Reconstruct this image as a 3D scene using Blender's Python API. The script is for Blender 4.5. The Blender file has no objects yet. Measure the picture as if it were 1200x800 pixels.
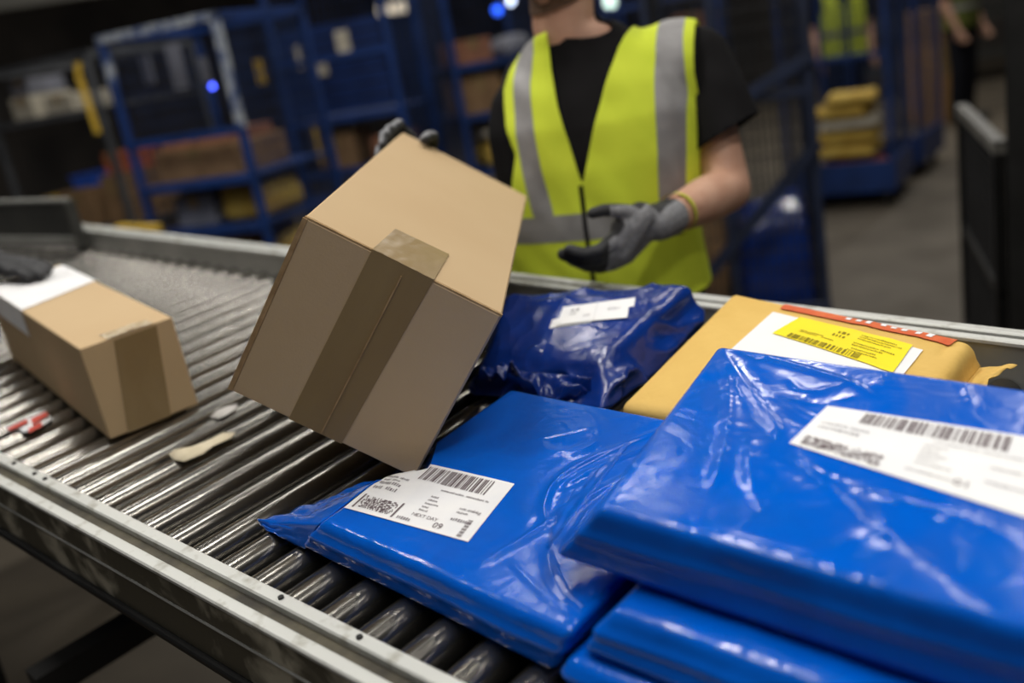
import bpy, math, random
import numpy as np
from mathutils import Matrix, Vector, noise
from mathutils.bvhtree import BVHTree

random.seed(7)
SC = bpy.context.scene
COL = SC.collection
for vt in ('Standard',):
    SC.view_settings.view_transform = vt

# ------------------------------------------------------------------ frames
# world: z up, floor z=0.  conveyor frame: x along the belt, y across it, z off the roller tops (slightly inclined)
HC = 1.55
CW = np.array([[0.7421436010695299, 0.6491340300194386, -0.16687686017621678],
               [0.07469726729401557, -0.32753534735153944, -0.9418815819911293],
               [-0.6660654574817377, 0.6865461436101936, -0.2915668003110344]])
A3 = np.array([[0.9982093101430066, 0.0029871600303531367, 0.05974320060706273],
               [0.0, 0.9987523388778445, -0.04993761694389223],
               [-0.05981783299169806, 0.04984819415974839, 0.9969638831949676]])
FPX = 1144.26
MC = Matrix(A3.tolist()).to_4x4()
MC.translation = Vector((0, 0, HC)) - MC.to_3x3() @ Vector((0, 0, 0.6))
MCI = MC.inverted()


def at(px, py, dep):
    """world point seen at a photo pixel, dep metres from the lens"""
    d = CW.T @ np.array([px - 600.0, py - 400.0, FPX]) / FPX * dep
    return np.array([d[0], d[1], d[2] + HC])


def w2c(p):
    return np.array(MCI @ Vector(p))


def c2w(p):
    return np.array(MC @ Vector(p))


def U(px, py, h):
    """conveyor-frame point on the plane h above the rollers"""
    a = w2c(at(px, py, 1.0))
    o = np.array([0, 0, 0.6])
    t = (h - 0.6) / (a[2] - 0.6)
    return o + (a - o) * t


# ------------------------------------------------------------------ materials
def s2l(c):
    return tuple(((v / 255) / 12.92 if v / 255 <= .04045 else ((v / 255 + .055) / 1.055) ** 2.4) for v in c)


_M = {}


def mat(name, c1, c2=None, rough=.5, metal=0., scale=8., detail=4., bump=0., bscale=None, spec=.5, stretch=(1, 1, 1),
        coat=0., lo=.35, hi=.65, rough2=None, emit=0., sheen=0., distort=0.):
    if name in _M:
        return _M[name]
    m = bpy.data.materials.new(name)
    m.use_nodes = True
    nt = m.node_tree
    b = nt.nodes['Principled BSDF']
    b.inputs['Roughness'].default_value = rough
    b.inputs['Metallic'].default_value = metal
    b.inputs['Specular IOR Level'].default_value = spec
    b.inputs['Coat Weight'].default_value = coat
    b.inputs['Coat Roughness'].default_value = .12
    if sheen:
        b.inputs['Sheen Weight'].default_value = sheen
    l1 = (*s2l(c1), 1)
    b.inputs['Base Color'].default_value = l1
    tc = nt.nodes.new('ShaderNodeTexCoord')
    mp = nt.nodes.new('ShaderNodeMapping')
    mp.inputs['Scale'].default_value = stretch
    nt.links.new(tc.outputs['Object'], mp.inputs['Vector'])
    if c2 is not None or rough2 is not None:
        n = nt.nodes.new('ShaderNodeTexNoise')
        n.inputs['Scale'].default_value = scale
        n.inputs['Detail'].default_value = detail
        n.inputs['Distortion'].default_value = distort
        nt.links.new(mp.outputs[0], n.inputs['Vector'])
        if c2 is not None:
            r = nt.nodes.new('ShaderNodeValToRGB')
            r.color_ramp.elements[0].position = lo
            r.color_ramp.elements[1].position = hi
            r.color_ramp.elements[0].color = l1
            r.color_ramp.elements[1].color = (*s2l(c2), 1)
            nt.links.new(n.outputs['Fac'], r.inputs[0])
            nt.links.new(r.outputs[0], b.inputs['Base Color'])
        if rough2 is not None:
            mr = nt.nodes.new('ShaderNodeMapRange')
            mr.inputs['From Min'].default_value = lo
            mr.inputs['From Max'].default_value = hi
            mr.inputs['To Min'].default_value = rough
            mr.inputs['To Max'].default_value = rough2
            nt.links.new(n.outputs['Fac'], mr.inputs['Value'])
            nt.links.new(mr.outputs[0], b.inputs['Roughness'])
    if bump:
        n2 = nt.nodes.new('ShaderNodeTexNoise')
        n2.inputs['Scale'].default_value = bscale or scale * 4
        n2.inputs['Detail'].default_value = 3
        n2.inputs['Distortion'].default_value = distort
        nt.links.new(mp.outputs[0], n2.inputs['Vector'])
        bp = nt.nodes.new('ShaderNodeBump')
        bp.inputs['Strength'].default_value = bump
        bp.inputs['Distance'].default_value = .01
        nt.links.new(n2.outputs['Fac'], bp.inputs['Height'])
        nt.links.new(bp.outputs[0], b.inputs['Normal'])
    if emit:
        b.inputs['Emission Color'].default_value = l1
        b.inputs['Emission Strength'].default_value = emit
    _M[name] = m
    return m


M_BLUE = mat('blue_polythene', (0, 94, 206), (0, 86, 192), rough=.11, rough2=.22, scale=9, bump=.16, bscale=20, spec=.42, coat=0, distort=1.2)
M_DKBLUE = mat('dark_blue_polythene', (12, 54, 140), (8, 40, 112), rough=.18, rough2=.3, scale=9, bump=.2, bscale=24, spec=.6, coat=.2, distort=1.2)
M_CARD = mat('corrugated_cardboard', (196, 170, 133), (193, 166, 129), rough=.85, scale=5, detail=2, bump=.03, bscale=300, spec=.15, stretch=(1, 1, 1))
M_CARD2 = mat('cardboard_edge', (176, 146, 106), (150, 122, 86), rough=.9, scale=60, spec=.1)
M_TAPE = mat('brown_parcel_tape', (150, 127, 88), (140, 116, 78), rough=.28, rough2=.42, scale=12, bump=.12, bscale=30, spec=.5, stretch=(1, 1, .3))
M_CLEAR = mat('wrinkled_clear_tape', (205, 190, 160), (165, 142, 108), rough=.12, rough2=.3, scale=40, bump=.6, bscale=90, spec=.6)
M_PAPER = mat('white_label_paper', (242, 241, 240), (234, 234, 236), rough=.55, scale=20, spec=.3)
M_INK = mat('label_ink', (96, 84, 88), (120, 106, 110), rough=.7, scale=400, spec=.2)
M_TXT = mat('label_print', (150, 144, 148), (136, 130, 134), rough=.7, scale=400, spec=.2)
M_RACK = mat('grey_rack_steel', (92, 94, 98), (70, 72, 76), rough=.5, metal=.2, scale=6)
M_INK2 = mat('pale_label_ink', (186, 184, 186), (160, 158, 160), rough=.7, scale=400, spec=.2)
M_YEL = mat('yellow_label_paper', (250, 228, 18), (244, 220, 30), rough=.5, scale=12, spec=.3)
M_YINK = mat('ink_on_yellow', (120, 108, 30), (150, 134, 30), rough=.7, scale=300, spec=.2)
M_KRAFT = mat('padded_kraft_paper', (224, 186, 104), (214, 174, 92), rough=.7, scale=9, bump=.25, bscale=28, spec=.25)
M_ORANGE = mat('orange_print', (208, 84, 30), (220, 110, 50), rough=.6, scale=40)
M_STEEL = mat('roller_steel', (146, 143, 138), (116, 113, 107), rough=.2, metal=.94, scale=8, stretch=(1, .25, 1))
M_RAIL = mat('worn_rail_steel', (204, 205, 200), (150, 146, 132), rough=.5, metal=.2, scale=30, lo=.55, hi=.75, detail=8, bump=.04, bscale=80)
M_RAILD = mat('dark_channel_steel', (92, 86, 70), (52, 48, 40), rough=.6, metal=.3, scale=20, bump=.1)  # darker mottled tone for the strips between the rail flanges
M_FRAME = mat('grimy_frame_steel', (88, 84, 70), (196, 190, 170), rough=.5, metal=.05, scale=13, lo=.47, hi=.63, detail=10, bump=.06, distort=.6)
M_GALV = mat('galvanised_rail', (178, 178, 172), (156, 156, 150), rough=.4, metal=.5, scale=10)
M_DARKM = mat('dark_steel', (40, 40, 40), (28, 28, 28), rough=.5, metal=.5, scale=8)
M_PLATE = mat('grey_guard_plate', (84, 84, 80), (70, 70, 68), rough=.45, metal=.5, scale=6)
M_FLOOR = mat('concrete_floor', (98, 89, 75), (82, 74, 62), rough=.55, rough2=.75, scale=2.2, detail=8, bump=.04, bscale=60)
M_WALL = mat('dark_warehouse_wall', (84, 78, 72), (58, 54, 52), rough=.9, scale=1.2)
M_CEIL = mat('dark_ceiling', (40, 36, 32), (28, 26, 24), rough=.9, scale=.8)
M_CAGE = mat('blue_cage_paint', (24, 58, 122), (18, 44, 92), rough=.45, scale=6, lo=.4, hi=.7)
M_CAGED = mat('dark_blue_cage_paint', (26, 38, 66), (18, 26, 46), rough=.5, scale=6)
M_MESHB = mat('blue_mesh_wire', (32, 54, 98), (22, 40, 76), rough=.5, scale=6)
M_MESHD = mat('black_mesh_wire', (34, 34, 36), (24, 24, 26), rough=.55, scale=6)
M_WORN = mat('scuffed_bare_metal', (168, 174, 180), (40, 66, 120), rough=.5, scale=16, lo=.45, hi=.6)
M_SKIN = mat('skin', (206, 164, 140), (192, 146, 122), rough=.55, scale=18, spec=.35, bump=.03, bscale=140)
M_BEARD = mat('brown_beard_hair', (112, 84, 64), (78, 58, 44), rough=.8, scale=90, bump=.5, bscale=260)
M_HAIR = mat('brown_hair', (60, 44, 32), (38, 28, 22), rough=.7, scale=80, bump=.5, bscale=200)
M_LIP = mat('lips', (186, 116, 104), rough=.5)
M_EYEW = mat('eye_white', (230, 228, 222), rough=.3)
M_EYED = mat('eye_iris', (60, 80, 90), rough=.2)
M_BLACK = mat('black_cotton', (27, 26, 27), (22, 21, 22), rough=.92, scale=14, spec=.1, bump=.12, bscale=18)
M_TROU = mat('grey_trousers', (92, 90, 88), (76, 74, 74), rough=.9, scale=20, spec=.1)
M_DTROU = mat('dark_trousers', (30, 31, 38), (24, 25, 30), rough=.9, scale=20, spec=.1)
M_HIVIS = mat('hi_vis_yellow_fabric', (200, 212, 62), (188, 202, 54), rough=.75, scale=10, spec=.2, bump=.2, bscale=9, emit=.09)  # weak emission added so the vest fabric comes out brighter
M_REFL = mat('grey_reflective_tape', (146, 144, 144), (134, 132, 132), rough=.42, scale=30, spec=.5)
M_KNIT = mat('grey_knit_glove', (150, 150, 152), (126, 126, 130), rough=.95, scale=120, spec=.1, bump=.4, bscale=300)
M_RUB = mat('black_glove_coating', (40, 40, 42), (54, 54, 56), rough=.6, scale=50, spec=.3, bump=.2, bscale=90)
M_CUFF = mat('yellow_cuff_thread', (190, 190, 60), rough=.9)
M_SHOE = mat('black_shoe', (26, 25, 25), rough=.6)


# ------------------------------------------------------------------ mesh helpers
def mk(name, V, F, m, parent=None, M=None, smooth=True, mats=None, fm=None, auto=None):
    me = bpy.data.meshes.new(name)
    me.from_pydata([tuple(float(x) for x in v) for v in V], [], [tuple(int(i) for i in f) for f in F])
    me.update()
    for mm in (mats or [m]):
        me.materials.append(mm)
    if fm is not None:
        me.polygons.foreach_set('material_index', [int(i) for i in fm])
    if smooth:
        me.polygons.foreach_set('use_smooth', [True] * len(me.polygons))
    if auto is not None:
        me.set_sharp_from_angle(angle=math.radians(auto))
    o = bpy.data.objects.new(name, me)
    COL.objects.link(o)
    if parent is not None:
        o.parent = parent
    if M is not None:
        o.matrix_world = M
    return o


def tag(o, label, cat, group=None, kind=None):
    o['label'] = label
    o['category'] = cat
    if group:
        o['group'] = group
    if kind:
        o['kind'] = kind
    return o


def empty(name, M=None):
    o = bpy.data.objects.new(name, None)
    COL.objects.link(o)
    o.empty_display_size = .1
    if M is not None:
        o.matrix_world = M
    return o


def T(x, y, z):
    return Matrix.Translation((x, y, z))


def boxm(x0, x1, y0, y1, z0, z1):
    V = [(x, y, z) for z in (z0, z1) for y in (y0, y1) for x in (x0, x1)]
    F = [(0, 2, 3, 1), (4, 5, 7, 6), (0, 1, 5, 4), (2, 6, 7, 3), (0, 4, 6, 2), (1, 3, 7, 5)]
    return np.array(V, float), F


def bevbox(x0, x1, y0, y1, z0, z1, b=.003):
    """box with chamfered edges"""
    V, F = [], []
    X, Y, Z = (x0, x1), (y0, y1), (z0, z1)
    idx = {}
    for i in (0, 1):
        for j in (0, 1):
            for k in (0, 1):
                for a in range(3):
                    p = [X[i], Y[j], Z[k]]
                    s = (1 if i == 0 else -1, 1 if j == 0 else -1, 1 if k == 0 else -1)
                    for q in range(3):
                        if q != a:
                            p[q] += s[q] * b
                    idx[(i, j, k, a)] = len(V)
                    V.append(p)
    for a in range(3):
        o1, o2 = [q for q in range(3) if q != a]
        for s in (0, 1):
            f = []
            for (c, d) in ((0, 0), (1, 0), (1, 1), (0, 1)):
                ijk = [0, 0, 0]
                ijk[a], ijk[o1], ijk[o2] = s, c, d
                f.append(idx[(*ijk, a)])
            F.append(f)
    for a in range(3):
        o1, o2 = [q for q in range(3) if q != a]
        for c in (0, 1):
            for d in (0, 1):
                e = []
                for s, ax in ((0, o1), (1, o1), (1, o2), (0, o2)):
                    ijk = [0, 0, 0]
                    ijk[a], ijk[o1], ijk[o2] = s, c, d
                    e.append(idx[(*ijk, ax)])
                F.append(e)
    for i in (0, 1):
        for j in (0, 1):
            for k in (0, 1):
                F.append([idx[(i, j, k, a)] for a in range(3)])
    V = np.array(V, float)
    c = V.mean(0)
    G = []
    for f in F:
        p = V[f]
        n = np.cross(p[1] - p[0], p[2] - p[0])
        G.append(f if n @ (p.mean(0) - c) > 0 else f[::-1])
    return V, G


def join(parts):
    VV, FF, n = [], [], 0
    for V, F in parts:
        V = np.asarray(V, float)
        VV.append(V)
        FF += [[i + n for i in f] for f in F]
        n += len(V)
    return np.concatenate(VV), FF


def tube(p0, p1, r0, r1=None, n=12, caps=True):
    r1 = r0 if r1 is None else r1
    p0, p1 = np.array(p0, float), np.array(p1, float)
    d = p1 - p0
    d /= np.linalg.norm(d)
    a = np.cross(d, [0, 0, 1.] if abs(d[2]) < .9 else [1., 0, 0])
    a /= np.linalg.norm(a)
    b = np.cross(d, a)
    V = []
    for p, r in ((p0, r0), (p1, r1)):
        for k in range(n):
            t = 2 * math.pi * k / n
            V.append(p + r * (a * math.cos(t) + b * math.sin(t)))
    F = [(k, (k + 1) % n, n + (k + 1) % n, n + k) for k in range(n)]
    if caps:
        F += [tuple(range(n))[::-1], tuple(range(n, 2 * n))]
    return np.array(V), F


def bar(p0, p1, w, h=None, up=(0, 0, 1)):
    h = h or w
    p0, p1 = np.array(p0, float), np.array(p1, float)
    d = p1 - p0
    d /= np.linalg.norm(d)
    u = np.array(up, float)
    if abs(d @ u) > .95:
        u = np.array([1., 0, 0])
    a = np.cross(d, u)
    a /= np.linalg.norm(a)
    b = np.cross(a, d)
    V = [p + a * sx * w / 2 + b * sy * h / 2 for p in (p0, p1) for sx, sy in ((-1, -1), (1, -1), (1, 1), (-1, 1))]
    F = [(0, 1, 5, 4), (1, 2, 6, 5), (2, 3, 7, 6), (3, 0, 4, 7), (3, 2, 1, 0), (4, 5, 6, 7)]
    return np.array(V), F


def capsule(p0, r0, p1, r1, n=16, k=5):
    p0, p1 = np.array(p0, float), np.array(p1, float)
    d = p1 - p0
    L = np.linalg.norm(d)
    d = d / L if L > 1e-9 else np.array([0, 0, 1.])
    a = np.cross(d, [0, 0, 1.] if abs(d[2]) < .9 else [1., 0, 0])
    a /= np.linalg.norm(a)
    b = np.cross(d, a)
    V, rings = [p0 - d * r0], []
    prof = [(p0, r0, -math.pi / 2 * (1 - i / k)) for i in range(1, k + 1)] + [(p1, r1, math.pi / 2 * i / k) for i in range(0, k)]
    for p, r, t in prof:
        rings.append(len(V))
        for j in range(n):
            q = 2 * math.pi * j / n
            V.append(p + d * r * math.sin(t) + r * math.cos(t) * (a * math.cos(q) + b * math.sin(q)))
    V.append(p1 + d * r1)
    F = []
    for j in range(n):
        F.append((0, rings[0] + (j + 1) % n, rings[0] + j))
        F.append((len(V) - 1, rings[-1] + j, rings[-1] + (j + 1) % n))
    for s, e in zip(rings, rings[1:]):
        for j in range(n):
            F.append((s + j, s + (j + 1) % n, e + (j + 1) % n, e + j))
    return np.array(V), F


def chain(pts, rs, n=14):
    return join([capsule(pts[i], rs[i], pts[i + 1], rs[i + 1], n) for i in range(len(pts) - 1)])


def ellipsoid(c, r, R=None, n=24, m=14):
    V, F = [], []
    for i in range(m + 1):
        t = math.pi * i / m
        for j in range(n):
            q = 2 * math.pi * j / n
            V.append((r[0] * math.sin(t) * math.cos(q), r[1] * math.sin(t) * math.sin(q), r[2] * math.cos(t)))
    V = np.array(V)
    if R is not None:
        V = V @ np.array(R).T
    V = V + np.array(c)
    for i in range(m):
        for j in range(n):
            F.append((i * n + j, (i + 1) * n + j, (i + 1) * n + (j + 1) % n, i * n + (j + 1) % n))
    return V, F


def loft(rings):
    n = len(rings[0])
    V = np.concatenate(rings)
    F = [tuple(range(n))[::-1]]
    for s in range(len(rings) - 1):
        for j in range(n):
            F.append((s * n + j, s * n + (j + 1) % n, (s + 1) * n + (j + 1) % n, (s + 1) * n + j))
    F.append(tuple(range((len(rings) - 1) * n, len(rings) * n)))
    return V, F


def remesh(parts, voxel, smooth=5):
    V, F = join(parts)
    o = mk('tmp', V, F, M_SKIN)
    r = o.modifiers.new('r', 'REMESH')
    r.mode = 'VOXEL'
    r.voxel_size = voxel
    s = o.modifiers.new('s', 'SMOOTH')
    s.factor = .5
    s.iterations = smooth
    dg = bpy.context.evaluated_depsgraph_get()
    ev = o.evaluated_get(dg)
    me = ev.to_mesh()
    n = len(me.vertices)
    V2 = np.zeros(n * 3)
    me.vertices.foreach_get('co', V2)
    F2 = [tuple(p.vertices) for p in me.polygons]
    ev.to_mesh_clear()
    me0 = o.data
    bpy.data.objects.remove(o)
    bpy.data.meshes.remove(me0)
    return V2.reshape(-1, 3), F2


def normals(V, F):
    N = np.zeros_like(V)
    for f in F:
        p = V[list(f[:3])]
        n = np.cross(p[1] - p[0], p[2] - p[0])
        for i in f:
            N[i] += n
    return N / (np.linalg.norm(N, axis=1, keepdims=True) + 1e-12)


def clip(V, F, fld):
    """keep the part of the surface where fld > 0, cut cleanly along fld = 0"""
    out, idx, cut, FF = [], {}, {}, []

    def vid(i):
        if i not in idx:
            idx[i] = len(out)
            out.append(V[i])
        return idx[i]

    def cid(i, j):
        k = (min(i, j), max(i, j))
        if k not in cut:
            t = fld[i] / (fld[i] - fld[j])
            cut[k] = len(out)
            out.append(V[i] + (V[j] - V[i]) * t)
        return cut[k]
    for f in F:
        g = [fld[i] > 0 for i in f]
        if not any(g):
            continue
        r = []
        for a in range(len(f)):
            i, j = f[a], f[(a + 1) % len(f)]
            if g[a]:
                r.append(vid(i))
            if g[a] != g[(a + 1) % len(f)]:
                r.append(cid(i, j))
        if len(r) >= 3:
            FF.append(r)
    return np.array(out) if out else np.zeros((0, 3)), FF


def solidify(o, t, off=1.):
    s = o.modifiers.new('thick', 'SOLIDIFY')
    s.thickness = t
    s.offset = off


def nz(x, y, z):
    return noise.noise(Vector((x, y, z)))


# ------------------------------------------------------------------ the building
def structure(name, V, F, m, smooth=False):
    o = mk(name, V, F, m, smooth=smooth)
    o['kind'] = 'structure'
    return o


structure('floor', *boxm(-16, 7, -4, 18, -.1, 0), M_FLOOR)
structure('wall_back', *boxm(-16, 7, 18, 18.2, 0, 6), M_WALL)
structure('wall_left', *boxm(-16.2, -16, -4, 18, 0, 6), M_WALL)
structure('ceiling', *boxm(-16, 7, -4, 18, 6, 6.1), M_CEIL)
bm_a, bm_b = at(-60, 12, 8), at(190, -26, 7.6)
structure('trim_1', *bar(bm_a, bm_b, .12, .12), mat('beam_paint', (170, 168, 158), rough=.6))

# ------------------------------------------------------------------ roller conveyor
Y0, Y1 = .45, 1.226
XL, XR = -3.62, .5
conv = empty('roller_conveyor', MC)
tag(conv, 'long gravity roller conveyor with steel rollers between metal side rails', 'conveyor')
rv, rf = tube((0, Y0 - .006, -.0225), (0, Y1 + .004, -.0225), .0225, n=32)
pitch = .0625
first = None
k = 0
x = -1.268 - pitch * 37
while x < XR - .03:
    if first is None:
        first = mk('roller', rv, rf, M_STEEL, conv, auto=50)
        o = first
    else:
        o = first.copy()
        COL.objects.link(o)
        o.parent = conv
    o.location = (x, 0, 0)
    o.rotation_euler = (0, random.uniform(0, 6), 0) if False else (0, 0, 0)
    x += pitch
# near rail: inner flange, channel, outer flange, face with a swage line, bottom lip
mk('inner_rail_flange', *bevbox(XL, XR, .431, .449, -.06, .002, .002), M_RAIL, conv, auto=30)
mk('rail_channel', *boxm(XL, XR, .414, .431, -.05, -.008), M_RAILD, conv, smooth=False)
mk('outer_rail_flange', *bevbox(XL, XR, .397, .414, -.007, .001, .002), M_RAIL, conv, auto=30)
mk('side_plate', *join([bevbox(XL, XR, .3985, .403, -.042, -.007, .001), bevbox(XL, XR, .3985, .403, -.098, -.045, .001)]), M_FRAME, conv, auto=30)
mk('swage_line', *bevbox(XL, XR, .3965, .403, -.0455, -.0415, .0015), M_GALV, conv, auto=30)
mk('bottom_lip', *bevbox(XL, XR, .39, .44, -.108, -.098, .002), M_DARKM, conv, auto=30)
# far rail
mk('far_rail', *join([bevbox(-2.93, XR, 1.232, 1.237, -.06, .05, .001), bevbox(-2.93, XR, 1.262, 1.272, -.06, .052, .002)]), M_GALV, conv, auto=30)
mk('far_rail_cap', *join([bevbox(-2.93, XR, 1.230, 1.244, .044, .052, .002), bevbox(-2.93, XR, 1.256, 1.274, .044, .052, .002)]), M_RAIL, conv, auto=30)
mk('far_rail_channel', *boxm(-2.93, XR, 1.237, 1.262, -.05, .03), M_RAILD, conv, smooth=False)
mk('added_shade_sheet', *boxm(XL, XR, .449, 1.231, -.066, -.062), M_DARKM, conv, smooth=False)  # dark sheet added to block light, so roller gaps and floor below go darker
# bolts on the near flange
for bx in (-1.512, -1.44, -1.405, -.83, -.7):
    mk('bolt', *tube((bx, .44, .0), (bx, .44, .0045), .0035, n=8), M_DARKM, conv, auto=30)
# legs to the floor and cross braces
for lx in (-3.2, -2.05, .2):
    for ly in (.42, 1.25):
        top = np.array([lx, ly, -.06])
        wt = c2w(top)
        bt = w2c((wt[0], wt[1], 0.002))
        mk('leg', *bar(top, bt, .05, .05), M_DARKM, conv, smooth=False)
    a, b = np.array([lx, .42, -.1]), np.array([lx, 1.25, -.1])
    mk('cross_beam', *bar(a, b, .05, .05), M_DARKM, conv, smooth=False)
mk('cross_beam', *join([bar((-1.56, .36, -.39), (-1.53, 1.25, -.39), .045, .05), bar((-1.53, 1.23, -.39), (-1.53, 1.23, -.06), .04, .04)]), mat('black_beam', (20, 19, 18), rough=.7), conv, smooth=False)

# grey guard plate at the far end of the belt
g0, g1 = np.array([-2.82, 1.205, .006]), np.array([-4.1, .955, .006])
gp = tag(mk('guard_plate', *bar(g0 + [0, 0, .07], g1 + [0, 0, .07], .012, .14), M_PLATE, M=MC, smooth=False),
         'dark grey steel guard plate standing along the far end of the rollers', 'guard plate')
dd = (g1 - g0) / np.linalg.norm(g1 - g0)
nn = np.array([dd[1], -dd[0], 0])
if nn[1] > 0:
    nn = -nn
mk('top_edge', *bar(g0 + [0, 0, .143], g1 + [0, 0, .143], .02, .008), M_GALV, gp, smooth=False)
mk('lower_lip', *bar(g0 + [0, 0, .02] + nn * .012, g1 + [0, 0, .02] + nn * .012, .012, .03), M_GALV, gp, smooth=False)
mk('end_flange', *bar(g0 + [0, 0, .0], g0 + [0, 0, .14], .03, .02), M_PLATE, gp, smooth=False)


# ------------------------------------------------------------------ bags
def seg_dist(P, line, param=False):
    d = np.full(len(P), 1e9)
    tt = np.zeros(len(P))
    L = [np.array(q, float)[:2] for q in line]
    if param and len(L) > 2:
        for _ in range(2):                              # round the corners of the fold line
            M_ = [L[0]]
            for a, b in zip(L, L[1:]):
                M_ += [a * .75 + b * .25, a * .25 + b * .75]
            L = M_ + [L[-1]]
    n = len(L) - 1
    for i in range(n):
        a, ab = L[i], L[i + 1] - L[i]
        t = np.clip(((P - a) @ ab) / (ab @ ab + 1e-12), 0, 1)
        q = np.linalg.norm(P - a - t[:, None] * ab, axis=1)
        tt = np.where(q < d, (i + t) / n, tt)
        d = np.minimum(d, q)
    return (d, tt) if param else d


def bagmesh(bot, top, r, nx, ny, nzz, creases=(), ridged=.0008, rscale=(14, 14), seam=.003, flat=None, seed=0., bulge=.004, crush=0.):
    """bot/top: four (x,y,z) corners each, order u0v0,u1v0,u1v1,u0v1"""
    bot, top = np.array(bot, float), np.array(top, float)
    L = np.linalg.norm(top[1] - top[0])
    W = np.linalg.norm(top[3] - top[0])
    H = abs((top[:, 2] - bot[:, 2]).mean())
    idx, P = {}, []

    def vid(i, j, k):
        key = (i, j, k)
        if key not in idx:
            idx[key] = len(P)
            P.append((i / nx, j / ny, k / nzz))
        return idx[key]
    F = []
    for i in range(nx):
        for j in range(ny):
            F.append((vid(i, j, nzz), vid(i + 1, j, nzz), vid(i + 1, j + 1, nzz), vid(i, j + 1, nzz)))
            F.append((vid(i, j, 0), vid(i, j + 1, 0), vid(i + 1, j + 1, 0), vid(i + 1, j, 0)))
    for k in range(nzz):
        for i in range(nx):
            F.append((vid(i, 0, k), vid(i + 1, 0, k), vid(i + 1, 0, k + 1), vid(i, 0, k + 1)))
            F.append((vid(i, ny, k), vid(i, ny, k + 1), vid(i + 1, ny, k + 1), vid(i + 1, ny, k)))
        for j in range(ny):
            F.append((vid(0, j, k), vid(0, j, k + 1), vid(0, j + 1, k + 1), vid(0, j + 1, k)))
            F.append((vid(nx, j, k), vid(nx, j + 1, k), vid(nx, j + 1, k + 1), vid(nx, j, k + 1)))
    P = np.array(P)
    dim = np.array([L, W, H])
    q = P * dim
    inn = np.clip(q, r, dim - r)
    d = q - inn
    ln = np.linalg.norm(d, axis=1, keepdims=True)
    q = np.where(ln > 1e-9, inn + d / (ln + 1e-12) * r, q)
    u, v, w = (q / dim).T

    def bil(c):
        return (c[0] * ((1 - u) * (1 - v))[:, None] + c[1] * (u * (1 - v))[:, None] + c[2] * (u * v)[:, None] + c[3] * ((1 - u) * v)[:, None])
    B, Tp = bil(bot), bil(top)
    X = B + (Tp - B) * w[:, None]
    tm = np.clip((w - .55) / .35, 0, 1)
    em = np.clip(np.minimum.reduce([u, 1 - u, v, 1 - v]) / .05, 0, 1)
    dz = bulge * np.sin(np.pi * u) * np.sin(np.pi * v)
    fl = np.ones(len(X))
    if flat is not None:
        c, rad = flat
        dl = seg_dist(X[:, :2], c)
        fl = np.clip((dl - rad) / .02, .12, 1)
    for c in creases:
        line, amp, wd = c[:3]
        dl, tt = seg_dist(X[:, :2], line, True)
        tap = np.sin(np.pi * np.clip(tt * .9 + .05, 0, 1)) ** .8 * (.75 + .5 * np.array([abs(nz(a * 7, seed, amp * 900)) for a in tt]))
        dz = dz + fl * tap * amp * (1.1 * np.exp(-(dl / wd)) - .45 * np.exp(-(dl / (2.6 * wd)) ** 2))
    rn = np.array([(1 - abs(nz(p[0] * rscale[0] + seed, p[1] * rscale[1] + seed * 2, p[2] * 9 + seed))) ** 5 *
                   max(0., nz(p[0] * 6 + seed + 9, p[1] * 6, p[2] * 4) + .15) for p in X])
    dz = dz + fl * ridged * rn * 2.2
    X[:, 2] += dz * tm * (.4 + .6 * em)
    # side seam and dents
    sm = (1 - tm) * np.clip(w / .15, 0, 1)
    out = X[:, :2] - X[:, :2].mean(0)
    side = np.zeros((len(X), 2))
    n0 = (top[0] - top[3])[:2] / W
    n1 = (top[1] - top[0])[:2] / L
    side += np.outer(np.clip(1 - v / .04, 0, 1) - np.clip(1 - (1 - v) / .04, 0, 1), n0)
    side += np.outer(np.clip(1 - (1 - u) / .04, 0, 1) - np.clip(1 - u / .04, 0, 1), n1)
    bump = seam * np.exp(-((w - .52) / .07) ** 2) + .004 * np.array([nz(p[0] * 9 + seed, p[1] * 9, p[2] * 14) for p in X])
    X[:, :2] += side * (bump * sm)[:, None]
    if crush:
        rd = np.array([(1 - abs(nz(p[0] * 9 + p[1] * 5 + seed, p[1] * 7, p[2] * 9))) ** 4 - .35 for p in X])
        r2 = np.array([(1 - abs(nz(p[0] * 20 + seed, p[1] * 14, p[2] * 18 + 5))) ** 4 - .3 for p in X])
        amt = crush * (rd + .4 * r2) * np.clip(w / .12, 0, 1) * fl
        X[:, :2] += side * (amt * (1 - tm))[:, None] * 1.3
        X[:, 2] += amt * (.30 + .10 * tm) * (.3 + .7 * em)
    return X, F


def bvh_of(V, F):
    return BVHTree.FromPolygons([tuple(v) for v in V], [tuple(f) for f in F])


def drape(bvh, xy, off, zdef):
    out = []
    for x_, y_ in xy:
        h = bvh.ray_cast(Vector((x_, y_, 2)), Vector((0, 0, -1)))
        z_ = h[0].z if h[0] is not None else zdef
        out.append((x_, y_, z_ + off))
    return np.array(out)


def quad_map(q):
    q = np.array(q, float)[:, :2]

    def f(ab):
        ab = np.asarray(ab, float)
        a, b = ab[:, 0:1], ab[:, 1:2]
        return q[0] * (1 - a) * (1 - b) + q[1] * a * (1 - b) + q[2] * a * b + q[3] * (1 - a) * b
    return f


def grid(nx, ny, a0=0., a1=1., b0=0., b1=1.):
    ab = [(a0 + (a1 - a0) * i / nx, b0 + (b1 - b0) * j / ny) for j in range(ny + 1) for i in range(nx + 1)]
    F = [(j * (nx + 1) + i, j * (nx + 1) + i + 1, (j + 1) * (nx + 1) + i + 1, (j + 1) * (nx + 1) + i) for j in range(ny) for i in range(nx)]
    return ab, F


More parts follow.
